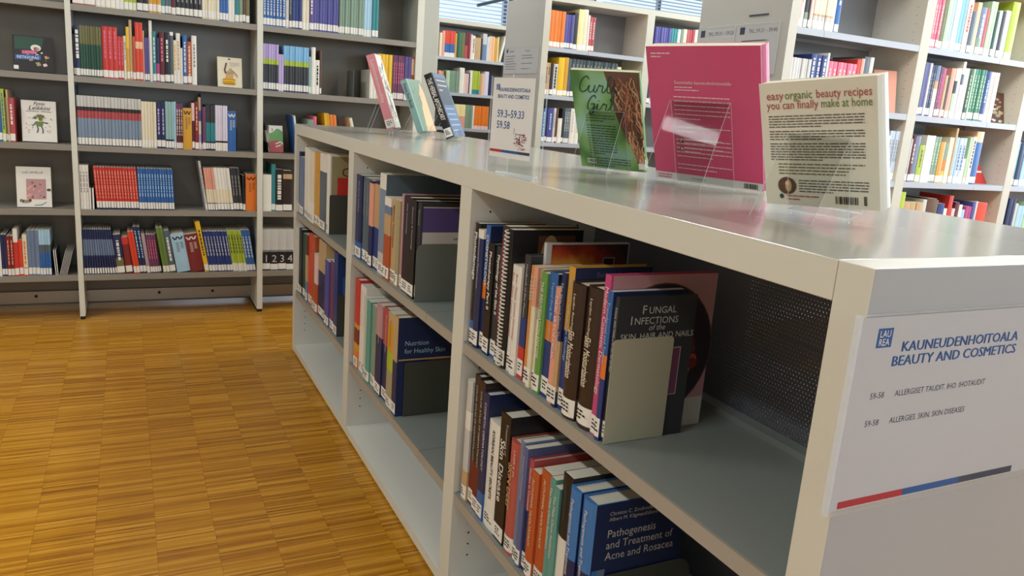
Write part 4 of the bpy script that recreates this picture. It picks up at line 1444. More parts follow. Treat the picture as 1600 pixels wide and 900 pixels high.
def place_row(name, ax, P, z, phrase, depth, ents):
    ents = [(n, s, w, h, c, dict(k)) for n, s, w, h, c, k in ents]
    descs = []
    for n, s, w, h, c, k in ents:
        kn = kind_name(c, w, k, ax)
        dd = (k['d'] + ' ') if k.get('d') else ''
        col = c
        descs.append((dd + col).strip() + ' ' + KW[kn])
    cnt = {}
    for (e, dsc) in zip(ents, descs):
        cnt[dsc] = cnt.get(dsc, 0) + 1
    seen = {}
    prev_lean, prev_h = 0.0, 0.0
    for i, (n, s, w, h, c, k) in enumerate(ents):
        kn = kind_name(c, w, k, ax)
        dsc = descs[i]
        # which one: by its look alone, else by its neighbour, else by order
        if cnt[dsc] == 1:
            lab = '%s on %s' % (dsc, phrase)
        else:
            seen[dsc] = seen.get(dsc, 0) + 1
            nb = ents[i - 1][4] if i else None
            nb_txt = ('just after the %s one' % nb) if nb and nb != c else None
            others = [j for j, q in enumerate(descs) if q == dsc and j != i]
            if nb_txt and all((ents[j - 1][4] if j else None) != nb for j in others):
                lab = '%s %s, %s' % (dsc, nb_txt, phrase)
            else:
                lab = '%s %s on %s' % (ORD[seen[dsc] - 1], dsc, phrase)
        group = None
        if n > 1:
            group = '%ss, %s, run %d' % (dsc, phrase, i + 1)
            lab2 = '%s, one of %s alike, ' % (dsc, NUMW[n]) + lab[lab.index(phrase):]
            if cnt[dsc] > 1:
                lab2 = lab.replace(dsc, dsc + ' of %s alike' % NUMW[n])
            lab = lab2
        if nwords(lab) > 16:
            lab = lab.replace(', one of %s alike,' % NUMW.get(n, ''), ' in a run on') if n > 1 else lab.replace(' just after', ' after')
        if nwords(lab) > 16:
            lab = lab.replace('just after the', 'after')
        if nwords(lab) > 16:
            lab = lab.replace('after the', 'after')
        q = lab.lower()
        if q in USED and USED[q] != name + str(i):
            lab = lab.replace(dsc, dsc + ' by the ' + (ents[i + 1][4] if i + 1 < len(ents) else ents[i - 1][4]) + ' one')
        USED[lab.lower()] = name + str(i)
        d = k.get('dep', depth)
        lean = k.get('lean', 0.0)
        first = None
        start, tot = s, w * n
        if ax == 'Y' and lean < 0 and abs(lean) > abs(prev_lean):
            g = min(h, prev_h) * (math.sin(RAD(-lean)) - math.sin(RAD(max(0.0, -prev_lean)))) + 0.001
            g = min(g, tot * 0.45)
            start, tot = s + g, tot - g
        lean_end, lean_a = lean, k.get('lean0')
        fan = 0.0
        if lean_a is not None:
            fan = h * (math.sin(RAD(-lean_end)) - math.sin(RAD(-lean_a)))
        ww = (tot - fan) / n
        for j in range(n):
            if lean_a is not None:
                lean = lean_a + (lean_end - lean_a) * j / max(1, n - 1)
            th = (ww * math.cos(RAD(lean)) - 0.0006) * k.get('thin', 1.0)
            if k.get('k') != 'volume':
                pass
            jit = ((SEED[0] * 13 + j * 7) % 5) * 0.0012
            if ax == 'Y':
                x = start + j * ww + 0.0003
                if lean_a is not None:
                    x += h * (math.sin(RAD(-lean)) - math.sin(RAD(-lean_a)))
                if lean >= 0:
                    px, org = x + th, Matrix.Translation((-th, 0, 0))
                else:
                    px, org = x, Matrix.Identity(4)
                m = Matrix.Translation((px, P + jit, z + 0.0004)) @ Matrix.Rotation(RAD(lean), 4, 'Y') @ org
            else:
                yy = s - j * ww - 0.0003
                m = Matrix.Translation((P + jit * 1.4, yy, z + 0.0004)) @ Matrix.Rotation(RAD(-90), 4, 'Z')
            if first is None or k.get('num'):
                k['_n'] = j + 1
                hh = h
                if n > 1:
                    hh = h
                r = book(m, th, hh, d, c, k, kn, marks=(ax == 'X'), label=(P < 7 or ax == 'X'))
                first = r
            else:
                r = copy_tree(first)
                r.matrix_world = m
            lb = lab
            if k.get('num'):
                lb = 'white and black reference volume with %s on its spine, %s' % (NUMW[j + 1], 'behind the low unit')
                group_ = 'numbered reference volumes'
            else:
                group_ = group
            tag(r, lb, {'encyclopedia_volume': 'book', 'spiral_bound_book': 'book'}.get(kn, kn), group_)
            ROOTS.setdefault(name, []).append((r, th, h, d, c, k))
        prev_lean, prev_h = lean, h


for r_ in ROWS:
    place_row(*r_)

# ------------------------------------------------------------------ prints on the covers that show
def plate(mb, side, xw, a0, a1, b0, b1, m, lift=0.0006):
    """flat print on a book's board. side '+': the board at x=xw (a along +y); '-': the board at x=0 (a along -y from the fore edge)"""
    x = xw + lift if side == '+' else -lift
    mb.face([(x, a0, b0), (x, a1, b0), (x, a1, b1), (x, a0, b1)], m)


def disc(mb, x, cy, cz, ry, rz, m, seg=36):
    mb.face([(x, cy + ry * math.cos(2 * math.pi * s / seg), cz + rz * math.sin(2 * math.pi * s / seg)) for s in range(seg)], m)


def paragraph(mb, x, y0, y1, ztop, lines, pitch, m, seed, thick=0.42, short=(0.35, 0.8), ydir=1):
    """illegible lines of small print"""
    rr = random.Random(seed)
    z = ztop
    for q in range(lines):
        end = y1 if q < lines - 1 else y0 + (y1 - y0) * rr.uniform(*short)
        y = y0
        while (y - end) * ydir < 0:
            ln = rr.uniform(0.004, 0.016)
            e = y + ydir * ln
            if (e - end) * ydir > 0:
                e = end
            mb.face([(x, y, z - pitch * thick), (x, e, z - pitch * thick), (x, e, z), (x, y, z)], m)
            y = e + ydir * 0.0016
        z -= pitch


def cover_art(root, w, h, d, art):
    x = w + 0.0012
    R_, U_ = (0, 1, 0), (0, 0, 1)
    lg, wh, lb = pal('light grey'), pal('white'), pal('light blue')
    mb = MB()
    if art == 'fungal':
        text('cover_title', 'F', (x, d * .29, h * .885), R_, U_, 0.0215, lg, root)
        text('cover_title', 'UNGAL', (x, d * .375, h * .885), R_, U_, 0.0172, lg, root)
        text('cover_title', 'I', (x, d * .155, h * .815), R_, U_, 0.0215, lg, root)
        text('cover_title', 'NFECTIONS', (x, d * .205, h * .815), R_, U_, 0.0172, lg, root)
        text('cover_title', 'of the', (x, d * .5, h * .771), R_, U_, 0.0145, lg, root, 'CENTER', shear=0.25)
        text('cover_title', 'SKIN, HAIR AND NAILS', (x, d * .05, h * .714), R_, U_, 0.0150, lg, root)
        plate(mb, '+', w, d * .30, d * .855, h * .30, h * .64, lg, 0.0006)
        plate(mb, '+', w, d * .31, d * .845, h * .305, h * .635, pal('plum'), 0.0009)
        disc(mb, w + 0.0011, d * .62, h * .46, d * .12, h * .09, pal('brown'))
        mb.build('cover_print', root)
    elif art == 'pinkoval':
        plate(mb, '+', w, 0.004, d, 0.0, h, pal('dusty pink'), 0.0004)
        plate(mb, '+', w, 0.004, d, 0.0, h * .19, pal('light grey'), 0.0006)
        disc(mb, w + 0.0008, d * .50, h * .52, d * .52, h * .43, pal('brown'))
        disc(mb, w + 0.0010, d * .50, h * .52, d * .51, h * .42, pal('black plum'))
        rr = random.Random(4)
        for q in range(26):
            a, rr2 = rr.uniform(0, 6.28), math.sqrt(rr.uniform(0.25, 0.8))
            disc(mb, w + 0.0012 + q * 1e-5, d * (.50 + .42 * rr2 * math.cos(a)), h * (.52 + .34 * rr2 * math.sin(a)), rr.uniform(.006, .016), rr.uniform(.005, .012), pal(rr.choice(['dark red', 'brown', 'dusty red', 'grey green', 'tan', 'maroon'])), 10)
        mb.build('cover_print', root)
    elif art == 'acne':
        text('cover_author', 'Christos C. Zouboulis · Andreas', (x, .028, h - .024), R_, U_, 0.0105, lg, root)
        text('cover_author', 'Albert M. Kligman', (x, .028, h - .035), R_, U_, 0.0105, lg, root)
        text('cover_author', 'Editors', (x, .105, h - .035), R_, U_, 0.0100, lg, root, shear=0.2)
        for q, s in enumerate(('Pathogenesis', 'and Treatment of', 'Acne and Rosacea')):
            text('cover_title', s, (x, .027, h - .068 - .0225 * q), R_, U_, 0.0225, lg, root, sx=0.92)
        plate(mb, '+', w, .002, .03, h * .42, h * .53, pal('bright blue'))
        plate(mb, '+', w, .014, .03, h * .42, h * .53, pal('steel'), 0.0008)
        plate(mb, '+', w, .002, d, h * .40, h * .43, pal('dark blue'), 0.0008)
        mb.build('cover_print', root)
    elif art == 'nutrition':
        text('cover_title', 'Nutrition', (x, .022, h - .088), R_, U_, 0.0215, lb, root, sx=0.95)
        text('cover_title', 'for Healthy Skin', (x, .022, h - .113), R_, U_, 0.0215, lb, root, sx=0.95)
        plate(mb, '+', w, .004, d - .004, h * .57, h * .585, pal('tan'))
        plate(mb, '+', w, .10, d - .004, h * .42, h * .57, pal('brown'))
        mb.build('cover_print', root)
    elif art == 'purple':
        plate(mb, '+', w, .006, d - .004, h * .71, h * .955, pal('purple'))
        plate(mb, '+', w, .006, d - .004, h * .05, h * .71, pal('light grey'))
        plate(mb, '+', w, .006, d - .004, h * .955, h * .965, pal('light grey'))
        text('cover_title', 'KATI KOSKELA', (x, .10, h * .63), R_, U_, 0.009, M_INK, root)
        for q in range(3):
            disc(mb, x, .125 + q * .009, h * .605, .0014, .0014, M_INK, 8)
        mb.build('cover_print', root)
    elif art == 'redblock':
        plate(mb, '+', w, .006, d - .004, 0.02, h * .98, pal('khaki'))
        plate(mb, '+', w, .03, d, h * .33, h * .72, pal('red'), 0.0009)
        text('cover_title', 'CEE', (x, .045, h * .735), R_, U_, 0.05, pal('brown red'), root)
        paragraph(mb, x, .11, .16, h * .62, 2, .012, pal('pale pink'), 5)
        mb.build('cover_print', root)
    elif art == 'bluecover':
        plate(mb, '+', w, .02, d - .004, h * .25, h * .72, pal('blue'))
        plate(mb, '+', w, .035, d - .004, h * .25, h * .70, pal('dark blue'), 0.0009)
        text('cover_title', 'Cosmetics', (x, .05, h * .80), R_, U_, 0.03, lg, root)
        mb.build('cover_print', root)


for nm, lst in ROOTS.items():
    for r, w, h, d, c, k in lst:
        if k.get('cover'):
            cover_art(r, w, h, d, k['cover'])

# prints on covers that show above shorter neighbours
for r, w, h, d, c, k in ROOTS['b3a']:
    if k.get('coil'):
        mb = MB()
        plate(mb, '+', w, .06, d - .02, h * .45, h * .96, pal('brown'))
        disc(mb, w + .0010, .09, h * .80, .022, .05, pal('tan'), 24)
        mb.build('cover_print', r)
    if c == 'dark blue':
        text('cover_author', 'Barbara Fowler', (w + .0012, .045, h - .018), (0, 1, 0), (0, 0, 1), 0.014, pal('slate blue'), r)
# the tall art book set back behind the orange ones
SEED[0] += 1
m = Matrix.Translation((UXX + .034, 1.3560, .7037)) @ Matrix.Rotation(RAD(-90), 4, 'Z')


def glow_cover():
    """procedural print: dark cover with a red, yellow and green burst"""
    mt = bpy.data.materials.new('burst print')
    mt.use_nodes = True
    nt = mt.node_tree
    b = nt.nodes['Principled BSDF']
    tc = nt.nodes.new('ShaderNodeTexCoord')
    mp = nt.nodes.new('ShaderNodeMapping')
    mp.inputs['Location'].default_value = (0, -.085 * 6, -.232 * 9)
    mp.inputs['Scale'].default_value = (1, 6, 9)
    gr = nt.nodes.new('ShaderNodeTexGradient')
    gr.gradient_type = 'SPHERICAL'
    mp2 = nt.nodes.new('ShaderNodeVectorMath')
    mp2.operation = 'ADD'
    nz = nt.nodes.new('ShaderNodeTexNoise')
    nz.inputs['Scale'].default_value = 30
    nt.links.new(tc.outputs['Object'], mp.inputs['Vector'])
    sc = nt.nodes.new('ShaderNodeVectorMath')
    sc.operation = 'SCALE'
    sc.inputs['Scale'].default_value = 0.35
    nt.links.new(tc.outputs['Object'], nz.inputs['Vector'])
    nt.links.new(nz.outputs['Color'], sc.inputs[0])
    nt.links.new(mp.outputs[0], mp2.inputs[0])
    nt.links.new(sc.outputs[0], mp2.inputs[1])
    nt.links.new(mp2.outputs[0], gr.inputs['Vector'])
    rp = nt.nodes.new('ShaderNodeValToRGB')
    e = rp.color_ramp.elements
    e[0].position, e[0].color = 0.02, rgb('2a2022')
    e[1].position, e[1].color = 0.75, rgb('b9b45a')
    for p_, c_ in ((.2, '5a1f1c'), (.4, 'a83a20'), (.58, 'cf8a35')):
        q = rp.color_ramp.elements.new(p_)
        q.color = rgb(c_)
    nt.links.new(gr.outputs['Fac'], rp.inputs[0])
    nt.links.new(rp.outputs[0], b.inputs['Base Color'])
    b.inputs['Roughness'].default_value = 0.3
    return mt


r = book(m, .0106, .292, .20, 'light grey', dict(h=1), 'book', label=False)
tag(r, 'tall silver-spined book with a dark fiery cover rising behind the orange spines, low unit', 'book')
mb = MB()
plate(mb, '+', .0106, .012, .197, .003, .289, glow_cover())
plate(mb, '+', .0106, .135, .165, .225, .262, pal('grey'), .0009)
plate(mb, '+', .0106, .138, .162, .228, .259, pal('black'), .0012)
mb.build('cover_print', r)

# ------------------------------------------------------------------ bookends
def bookend(x0, x1, y, z, hgt, m, label, rad=0.02, base=0.10):
    """upright steel plate with rounded top corners whose thin foot slides under the books (towards +y)"""
    root = empty('bookend', Matrix.Translation((x0, y, z)))
    tag(root, label, 'bookend')
    w = x1 - x0
    poly = [(0, 0), (w, 0)]
    for cx, a0 in ((w - rad, 0), (rad, 90)):
        for s in range(6):
            a = RAD(a0 + 90 * s / 5)
            poly.append((cx + rad * math.cos(a), hgt - rad + rad * math.sin(a)))
    mb = MB()
    mb.prism(poly, 'y', -0.0012, 0, m)
    mb.build('plate', root)
    mb = MB()
    mb.box(0.01, w - 0.01, -0.0012, 0.0, 0.0, 0.0003, m)
    mb.build('foot', root)
    return root


bookend(.7165, .8420, 1.0305, .7037, .187, M_BEND_BEIGE, 'beige steel bookend in front of the grey fungal infections book', .008)
bookend(.729, .95, 1.0320, .3061, .135, M_BEND_DARK, 'dark steel bookend against the bright blue acne books, low unit', .03)
bookend(.712, .848, 2.0160, .7037, .166, M_BEND_GREY, 'grey round-cornered bookend in front of the purple and white cover', .022)
bookend(.740, .925, 2.1530, .3004, .175, M_BEND_DARK, 'dark steel bookend in front of the navy healthy skin book', .006)
bookend(.722, .90, 3.1130, .7059, .16, M_BEND_DARK, 'dark steel bookend below the red cover block, far bay', .006)
bookend(.722, .90, 2.9360, .3254, .17, M_BEND_DARK, 'dark steel bookend beside the dark blue book, far bay lower shelf', .006)


def face_bookend(x, y, z, d, hgt, m, label, foot=0.0):
    root = empty('bookend', Matrix.Translation((x, y, z)))
    tag(root, label, 'bookend')
    mb = MB()
    poly = [(0, 0), (d, 0), (d, hgt - .012), (d - .012, hgt), (.012, hgt), (0, hgt - .012)]
    mb.prism(poly, 'x', 0, 0.002, m)
    mb.build('plate', root)
    mb = MB()
    mb.box(-.001, 0.0, 0.01, d - .01, 0.0, 0.0003, m)
    mb.build('foot', root)
    return root


face_bookend(.5415, 4.57, .9174, .15, .13, M_FOOT, 'thin black bookend beside the blue binder, middle shelf of the central bay')
face_bookend(1.185, 4.58, 1.2574, .15, .15, M_BEND_GREY, 'dark grey bookend beside the paired white books behind the pink display book')
face_bookend(3.204, 5.23, 1.7224, .15, .19, M_ACRYL, 'clear bookend closing the orange and violet set on the second aisle bookcase')

# ------------------------------------------------------------------ books shown face out
def frame_from(x, y, z, yaw, tilt, roll=0.0):
    wa = Vector((math.cos(yaw), math.sin(yaw), 0))
    n = Vector((math.sin(yaw), -math.cos(yaw), 0))
    zz = Vector((0, 0, 1))
    up = math.cos(tilt) * zz - math.sin(tilt) * n
    nn = math.cos(tilt) * n + math.sin(tilt) * zz
    wa, up = wa * math.cos(roll) + up * math.sin(roll), up * math.cos(roll) - wa * math.sin(roll)
    return wa, up, nn, n, Vector((x, y, z))


def shown_front(name, label, x, y, z, yaw, tilt, w, h, t, c, k, group=None, plabel=True):
    """front cover towards the normal, spine on the viewer's left. returns the root; local x=t is the cover, +y across, z up"""
    wa, up, nn, n, o = frame_from(x, y, z, yaw, tilt)
    r = book(basis(nn, wa, up, o - nn * t), t, h, w, c, k, name, marks=True, label=plabel)
    return tag(r, label, name, group)


def shown_back(name, label, x, y, z, yaw, tilt, w, h, t, c, k, roll=0.0, plabel=True):
    """back cover towards the normal, spine on the viewer's right. local x=0 is that cover, -y across to the right"""
    wa, up, nn, n, o = frame_from(x, y, z, yaw, tilt, roll)
    r = book(basis(-nn, -wa, up, o + wa * w), t, h, w, c, k, name, marks=True, label=plabel)
    return tag(r, label, name)


def easel(label, x, y, z0, yaw, tilt, w, h, t, side, zt):
    """bent clear acrylic stand. side=+1: the support is on the side of the normal, -1: behind the book"""
    root = empty('display_stand', Matrix.Translation((x, y, zt)))
    tag(root, label, 'display stand')
    wa, up, nn, n, o = frame_from(x, y, z0, yaw, tilt)
    inv = root.matrix_world.inverted()
    s = side

    def sheet(name, P, Q, a0, a1, thick_dir, th=0.003):
        """rectangular sheet between the lines P and Q (points at a=0), from a0 to a1 along wa"""
        mb = MB()
        td = thick_dir * th
        c = []
        for base in (P, Q):
            for a in (a0, a1):
                c += [base + wa * a, base + wa * a + td]
        # c: P0 P0' P1 P1' Q0 Q0' Q1 Q1'
        mb.face([c[0], c[2], c[6], c[4]], M_ACRYL)
        mb.face([c[1], c[3], c[7], c[5]], M_ACRYL)
        for q in ((0, 1, 3, 2), (4, 5, 7, 6), (0, 1, 5, 4), (2, 3, 7, 6)):
            mb.face([c[i] for i in q], M_ACEDGE)
        ob = mb.build(name, root)
        ob.matrix_parent_inverse = inv
    a0, a1 = w * .22, w * .76
    off = nn * (0.0035) if s > 0 else nn * (-t - 0.0008)
    thk = nn if s < 0 else nn
    foot = o + off
    top = foot + up * h * (.62 if s > 0 else .42)
    td = nn if s > 0 else -nn
    foot2 = foot - up * 0.002
    sheet('back_plate', foot2, top, a0, a1, td)
    # rear leg from the fold down to the table top
    out = n * s
    spread = 0.075 if s > 0 else 0.05
    leg = Vector((top.x, top.y, zt + 0.0006)) + out * spread
    sheet('rear_leg', top + td * 0.003, leg, a0, a1, out)
    # ledge under the book with a low lip
    far = o + (nn * (-t - 0.004) if s > 0 else nn * 0.004)
    sheet('ledge', foot2 - up * .0004, far - up * 0.0024, a0, a1, -up)
    sheet('lip', far - up * .0055, far + up * 0.022, a0, a1, -nn if s > 0 else nn)
    # feet that carry the ledge
    for a in (a0, a1 - .004):
        mb = MB()
        q = foot2 - up * .0055 + (-nn if s > 0 else nn) * .004 + wa * (a + .002)
        mb.tube([(q.x, q.y, zt + 0.0003), (q.x, q.y, max(q.z - .001, zt + .0015))], 0.002, M_ACEDGE, 6)
        ob = mb.build('foot', root)
        ob.matrix_parent_inverse = inv
    return root


# --- pink paperback, back cover towards the parquet aisle
k = dict(t=None)
r = shown_back('paperback', 'large pink textbook standing in a clear stand, back cover showing small white print', 1.1107, 1.4956, HT + .0115, -1.2624, -.3207, .275, .2990, .020, 'pink cover', k, plabel=True) if False else None
PAL['rose pink'] = 'c8486e'
PAL['rose spine'] = 'e3b3c6'
r = shown_back('book', 'large rose pink textbook in a clear stand, its back cover showing small white print', 1.1107, 1.4956, HT + .0085, -1.2624, -.3207, .275, .2990, .032, 'rose pink', dict(), plabel=False)
W, Hh, T = .275, .299, .032
Rr, Uu = (0, -1, 0), (0, 0, 1)
mb = MB()
mb.face([(-.0007, 0.0, 0), (-.0007, W, 0), (-.0007, W, Hh * .055), (-.0007, 0.0, Hh * .055)], pal('light grey'))
pw = pal('pale pink')
X = -.0010


def A(f):
    return W * (1 - f)


paragraph(mb, X, A(.045), A(.24), Hh * .955, 1, .006, pw, 1, ydir=-1, short=(.95, 1))
paragraph(mb, X, A(.045), A(.14), Hh * .932, 1, .006, pw, 2, ydir=-1, short=(.95, 1))
paragraph(mb, X, A(.25), A(.42), Hh * .715, 1, .005, pw, 3, ydir=-1, short=(.95, 1))
paragraph(mb, X, A(.25), A(.48), Hh * .695, 1, .005, pw, 4, ydir=-1, short=(.95, 1))
zz = Hh * .645
for q, ln in enumerate((6, 2, 5, 2)):
    paragraph(mb, X, A(.235), A(.74), zz, ln, .0095, pw, 10 + q, thick=.22, ydir=-1)
    zz -= .0095 * (ln + 1)
for zz2 in (.30, .235):
    mb.face([(X, A(.265), Hh * zz2), (X, A(.30), Hh * zz2), (X, A(.30), Hh * (zz2 + .035)), (X, A(.265), Hh * (zz2 + .035))], pal('maroon'))
    paragraph(mb, X, A(.31), A(.66), Hh * (zz2 + .032), 2, .0085, pw, int(zz2 * 100), thick=.22, ydir=-1)
paragraph(mb, X - .0002, A(.03), A(.17), Hh * .04, 2, .006, pal('rose pink'), 21, ydir=-1, short=(.9, 1))
paragraph(mb, X - .0002, A(.36), A(.50), Hh * .03, 1, .005, pal('grey'), 22, ydir=-1, short=(.9, 1))
rr = random.Random(3)
y = A(.84)
while y > A(.95):
    e = y - rr.uniform(.0008, .003)
    mb.face([(X - .0003, y, Hh * .008), (X - .0003, e, Hh * .008), (X - .0003, e, Hh * .045), (X - .0003, y, Hh * .045)], M_INK)
    y = e - rr.uniform(.0008, .002)
mb.build('print', r)
text('back_title', 'Suunniteltu kauneudenhoitoalalle', (X - .0002, A(.25), Hh * .735), Rr, Uu, .0105, pw, r)
text('print_letter', 'P', (X - .0004, A(.272), Hh * .304), Rr, Uu, .012, M_WHITEINK, r)
text('print_letter', 'A', (X - .0004, A(.272), Hh * .239), Rr, Uu, .012, M_WHITEINK, r)
mbp = MB()
mbp.box(.0012, T - .0012, -.0006, -.0001, .0, Hh, pal('rose spine'))
mbp.build('spine_strip', r)
easel('clear acrylic stand holding the large rose pink textbook', 1.1107, 1.4956, HT + .0085, -1.2624, -.3207, W, Hh, T, 1, HT)


# --- green hair-care paperback
def curly_cover():
    mt = bpy.data.materials.new('green leaf and curls print')
    mt.use_nodes = True
    nt = mt.node_tree
    b = nt.nodes['Principled BSDF']
    tc = nt.nodes.new('ShaderNodeTexCoord')
    nz = nt.nodes.new('ShaderNodeTexNoise')
    nz.inputs['Scale'].default_value = 14
    nz.inputs['Detail'].default_value = 0.5
    rp = nt.nodes.new('ShaderNodeValToRGB')
    e = rp.color_ramp.elements
    e[0].position, e[0].color = 0.3, rgb('4f7d3f')
    e[1].position, e[1].color = 0.66, rgb('9cc4ae')
    q = rp.color_ramp.elements.new(.47)
    q.color = rgb('86b06c')
    nt.links.new(tc.outputs['Object'], nz.inputs['Vector'])
    nt.links.new(nz.outputs['Fac'], rp.inputs[0])
    nt.links.new(rp.outputs[0], b.inputs['Base Color'])
    b.inputs['Roughness'].default_value = .25
    return mt


M_CURL = curly_cover()
W, Hh, T = .1771, .2658, .013
r = shown_back('paperback', 'green paperback with brown curls on its cover in a clear stand', 1.069, 1.7662, HT + .0075, -.96, -.4974, W, Hh, T, 'leaf green', dict(), plabel=False)
mb = MB()
mb.face([(-.0005, 0, 0), (-.0005, W, 0), (-.0005, W, Hh), (-.0005, 0, Hh)], M_CURL)
# dark mass of hair along the spine side: an outline narrowing downwards
hair = [(.50, 1.0), (.53, .92), (.56, .84), (.58, .74), (.60, .65), (.63, .56), (.67, .47), (.72, .38), (.78, .29), (.85, .2), (.92, .14), (1.0, .12), (1.0, 1.0)]
PAL['chestnut'] = '6f4a3a'
PAL['copper'] = 'b0764e'
PAL['pale copper'] = 'd3a57c'
mb.face([(-.0008, W * (1 - a), Hh * b) for a, b in hair], pal('chestnut'))
mb.build('print', r)
mb = MB()
rr = random.Random(8)
for q in range(120):
    b0 = rr.uniform(.16, .98)
    lo = .54 + (.98 - b0) * .42 if b0 > .3 else .83
    a0 = rr.uniform(min(lo, .93), .98)
    pts = []
    ph, amp = rr.uniform(0, 6.28), rr.uniform(.012, .04)
    n = 9
    for s in range(n):
        u = s / (n - 1)
        aa = min(max(a0 + amp * math.sin(ph + u * rr.uniform(5.0, 7.0)) + .04 * u, lo - .03), .995)
        bb = min(max(b0 - u * .17, .10), .985)
        pts.append((-.0011, W * (1 - aa), Hh * bb))
    mb.tube(pts, rr.uniform(.0007, .0019), pal(rr.choice(['copper', 'pale copper', 'chestnut', 'brown', 'copper', 'tan', 'terracotta', 'dark brown', 'brown', 'pale copper'])), 5)
mb.build('curl_print', r)
# hand-lettered title, two words in thin script strokes
SCRIPT = {
    'C': [[(.62, .80), (.56, .93), (.44, .97), (.26, .82), (.13, .52), (.14, .22), (.28, .06), (.46, .10), (.62, .26)]],
    'u': [[(.0, .30), (.10, .45), (.08, .12), (.20, .04), (.34, .16), (.42, .46), (.40, .14), (.50, .05), (.60, .18)]],
    'r': [[(.0, .16), (.14, .50), (.20, .42), (.34, .44), (.32, .12), (.42, .05), (.54, .18)]],
    'l': [[(.0, .12), (.20, .50), (.30, .90), (.20, 1.0), (.12, .80), (.14, .20), (.24, .04), (.38, .16)]],
    'y': [[(.0, .18), (.12, .44), (.12, .16), (.24, .08), (.38, .26), (.42, .46), (.36, -.10), (.22, -.42), (.06, -.40), (.16, -.16), (.48, .12)]],
    'G': [[(.58, .82), (.48, .96), (.30, .86), (.14, .52), (.14, .18), (.30, .04), (.46, .18), (.54, .44), (.34, .42)], [(.54, .44), (.52, .05), (.44, -.16), (.22, -.14)]],
    'i': [[(.0, .18), (.12, .46), (.10, .12), (.20, .05), (.32, .18)], [(.15, .64), (.16, .67)]],
}


def spline(pts, n=6):
    out = []
    P = [pts[0]] + list(pts) + [pts[-1]]
    for i in range(1, len(P) - 2):
        p0, p1, p2, p3 = P[i - 1], P[i], P[i + 1], P[i + 2]
        for s in range(n):
            t_ = s / n
            out.append(tuple(.5 * (2 * p1[j] + (p2[j] - p0[j]) * t_ + (2 * p0[j] - 5 * p1[j] + 4 * p2[j] - p3[j]) * t_ * t_ + (3 * p1[j] - p0[j] - 3 * p2[j] + p3[j]) * t_ ** 3) for j in (0, 1)))
    out.append(pts[-1])
    return out


ADV = {'C': .60, 'u': .56, 'r': .48, 'l': .34, 'y': .5, 'G': .62, 'i': .32}
mb = MB()
for word, a0, b0, sz in (('Curly', .075, .785, .044), ('Girl', .165, .605, .043)):
    a = W * a0
    for ch in word:
        for stroke in SCRIPT[ch]:
            pts = [(-.0012, W - (a + px * sz + py * sz * .22), Hh * b0 + py * sz) for px, py in spline(stroke)]
            mb.tube(pts, .0016 if ch in 'CG' else .0012, pal('dark green'), 5)
        a += ADV[ch] * sz
mb.build('script_title', r)
mb = MB()
zz = Hh * .565
for q, ln in enumerate((3, 12, 4)):
    paragraph(mb, -.0010, W * (1 - .16), W * (1 - (.60 if q < 2 else .78)), zz, ln, .0072, pal('dark green'), 40 + q, thick=.3, ydir=-1)
    zz -= .0072 * (ln + .8)
mb.face([(-.0011, W * .89, Hh * .05), (-.0011, W * .755, Hh * .05), (-.0011, W * .755, Hh * .10), (-.0011, W * .89, Hh * .10)], M_LABEL)
y = W * .88
while y > W * .77:
    e = y - rr.uniform(.0006, .002)
    mb.face([(-.0014, y, Hh * .058), (-.0014, e, Hh * .058), (-.0014, e, Hh * .094), (-.0014, y, Hh * .094)], M_INK)
    y = e - rr.uniform(.0006, .0016)
mb.build('small_print', r)
mb = MB()
mb.face([(-.0016, W * .0, Hh * .03), (-.0016, W * .10, Hh * .03), (-.0016, W * .10, Hh * .135), (-.0016, 0, Hh * .135)], M_LABEL)
mb.face([(-.0016, -.0006, Hh * .03), (-.0016, W * .0, Hh * .03), (-.0016, 0, Hh * .135), (-.0016, -.0006, Hh * .135)], M_LABEL)
mb.face([(-.0016, -.0008, Hh * .03), (T, -.0008, Hh * .03), (T, -.0008, Hh * .135), (-.0016, -.0008, Hh * .135)], M_LABEL)
mb.build('spine_label', r)
easel('clear acrylic stand holding the green curly hair paperback', 1.069, 1.7662, HT + .0075, -.96, -.4974, W, Hh, T, 1, HT)

# --- cream recipe paperback, its block bowed
PAL['warm cream'] = 'ddd6c2'
W, Hh, T = .200, .2015, .030
r = shown_back('paperback', 'cream paperback of organic beauty recipes in the stand nearest the end panel', .9835, 1.0035, HT + .012, -1.36, -.24, W, Hh, T, 'warm cream', dict(), roll=.0815, plabel=False)
mb = MB()
text('back_title', 'easy', (-.001, W * .935, Hh * .865), Rr, Uu, .0185, pal('dusty red'), r)
text('back_title', 'organic', (-.001, W * .765, Hh * .865), Rr, Uu, .0185, pal('olive green'), r, sx=.9)
text('back_title', 'beauty recipes', (-.001, W * .490, Hh * .865), Rr, Uu, .0185, pal('dusty red'), r, sx=.84)
text('back_title', 'you can finally', (-.001, W * .935, Hh * .79), Rr, Uu, .0185, pal('dusty red'), r, sx=.88)
text('back_title', 'make at home', (-.001, W * .452, Hh * .79), Rr, Uu, .0185, pal('olive green'), r, sx=.78)
zz = Hh * .735
for q, (ln, e) in enumerate(((5, .10), (4, .10), (7, .10))):
    paragraph(mb, -.0009, W * .925, W * e, zz, ln, .0043, pal('charcoal'), 60 + q, thick=.30, ydir=-1)
    zz -= .0043 * (ln + .7)
for q in range(4):
    paragraph(mb, -.0009, W * .86, W * (.10 + .04 * q), zz, 1, .0055, pal('olive'), 70 + q, thick=.3, ydir=-1, short=(.9, 1))
    zz -= .0052
paragraph(mb, -.0009, W * .68, W * .08, Hh * .215, 5, .0045, pal('charcoal'), 80, thick=.3, ydir=-1)
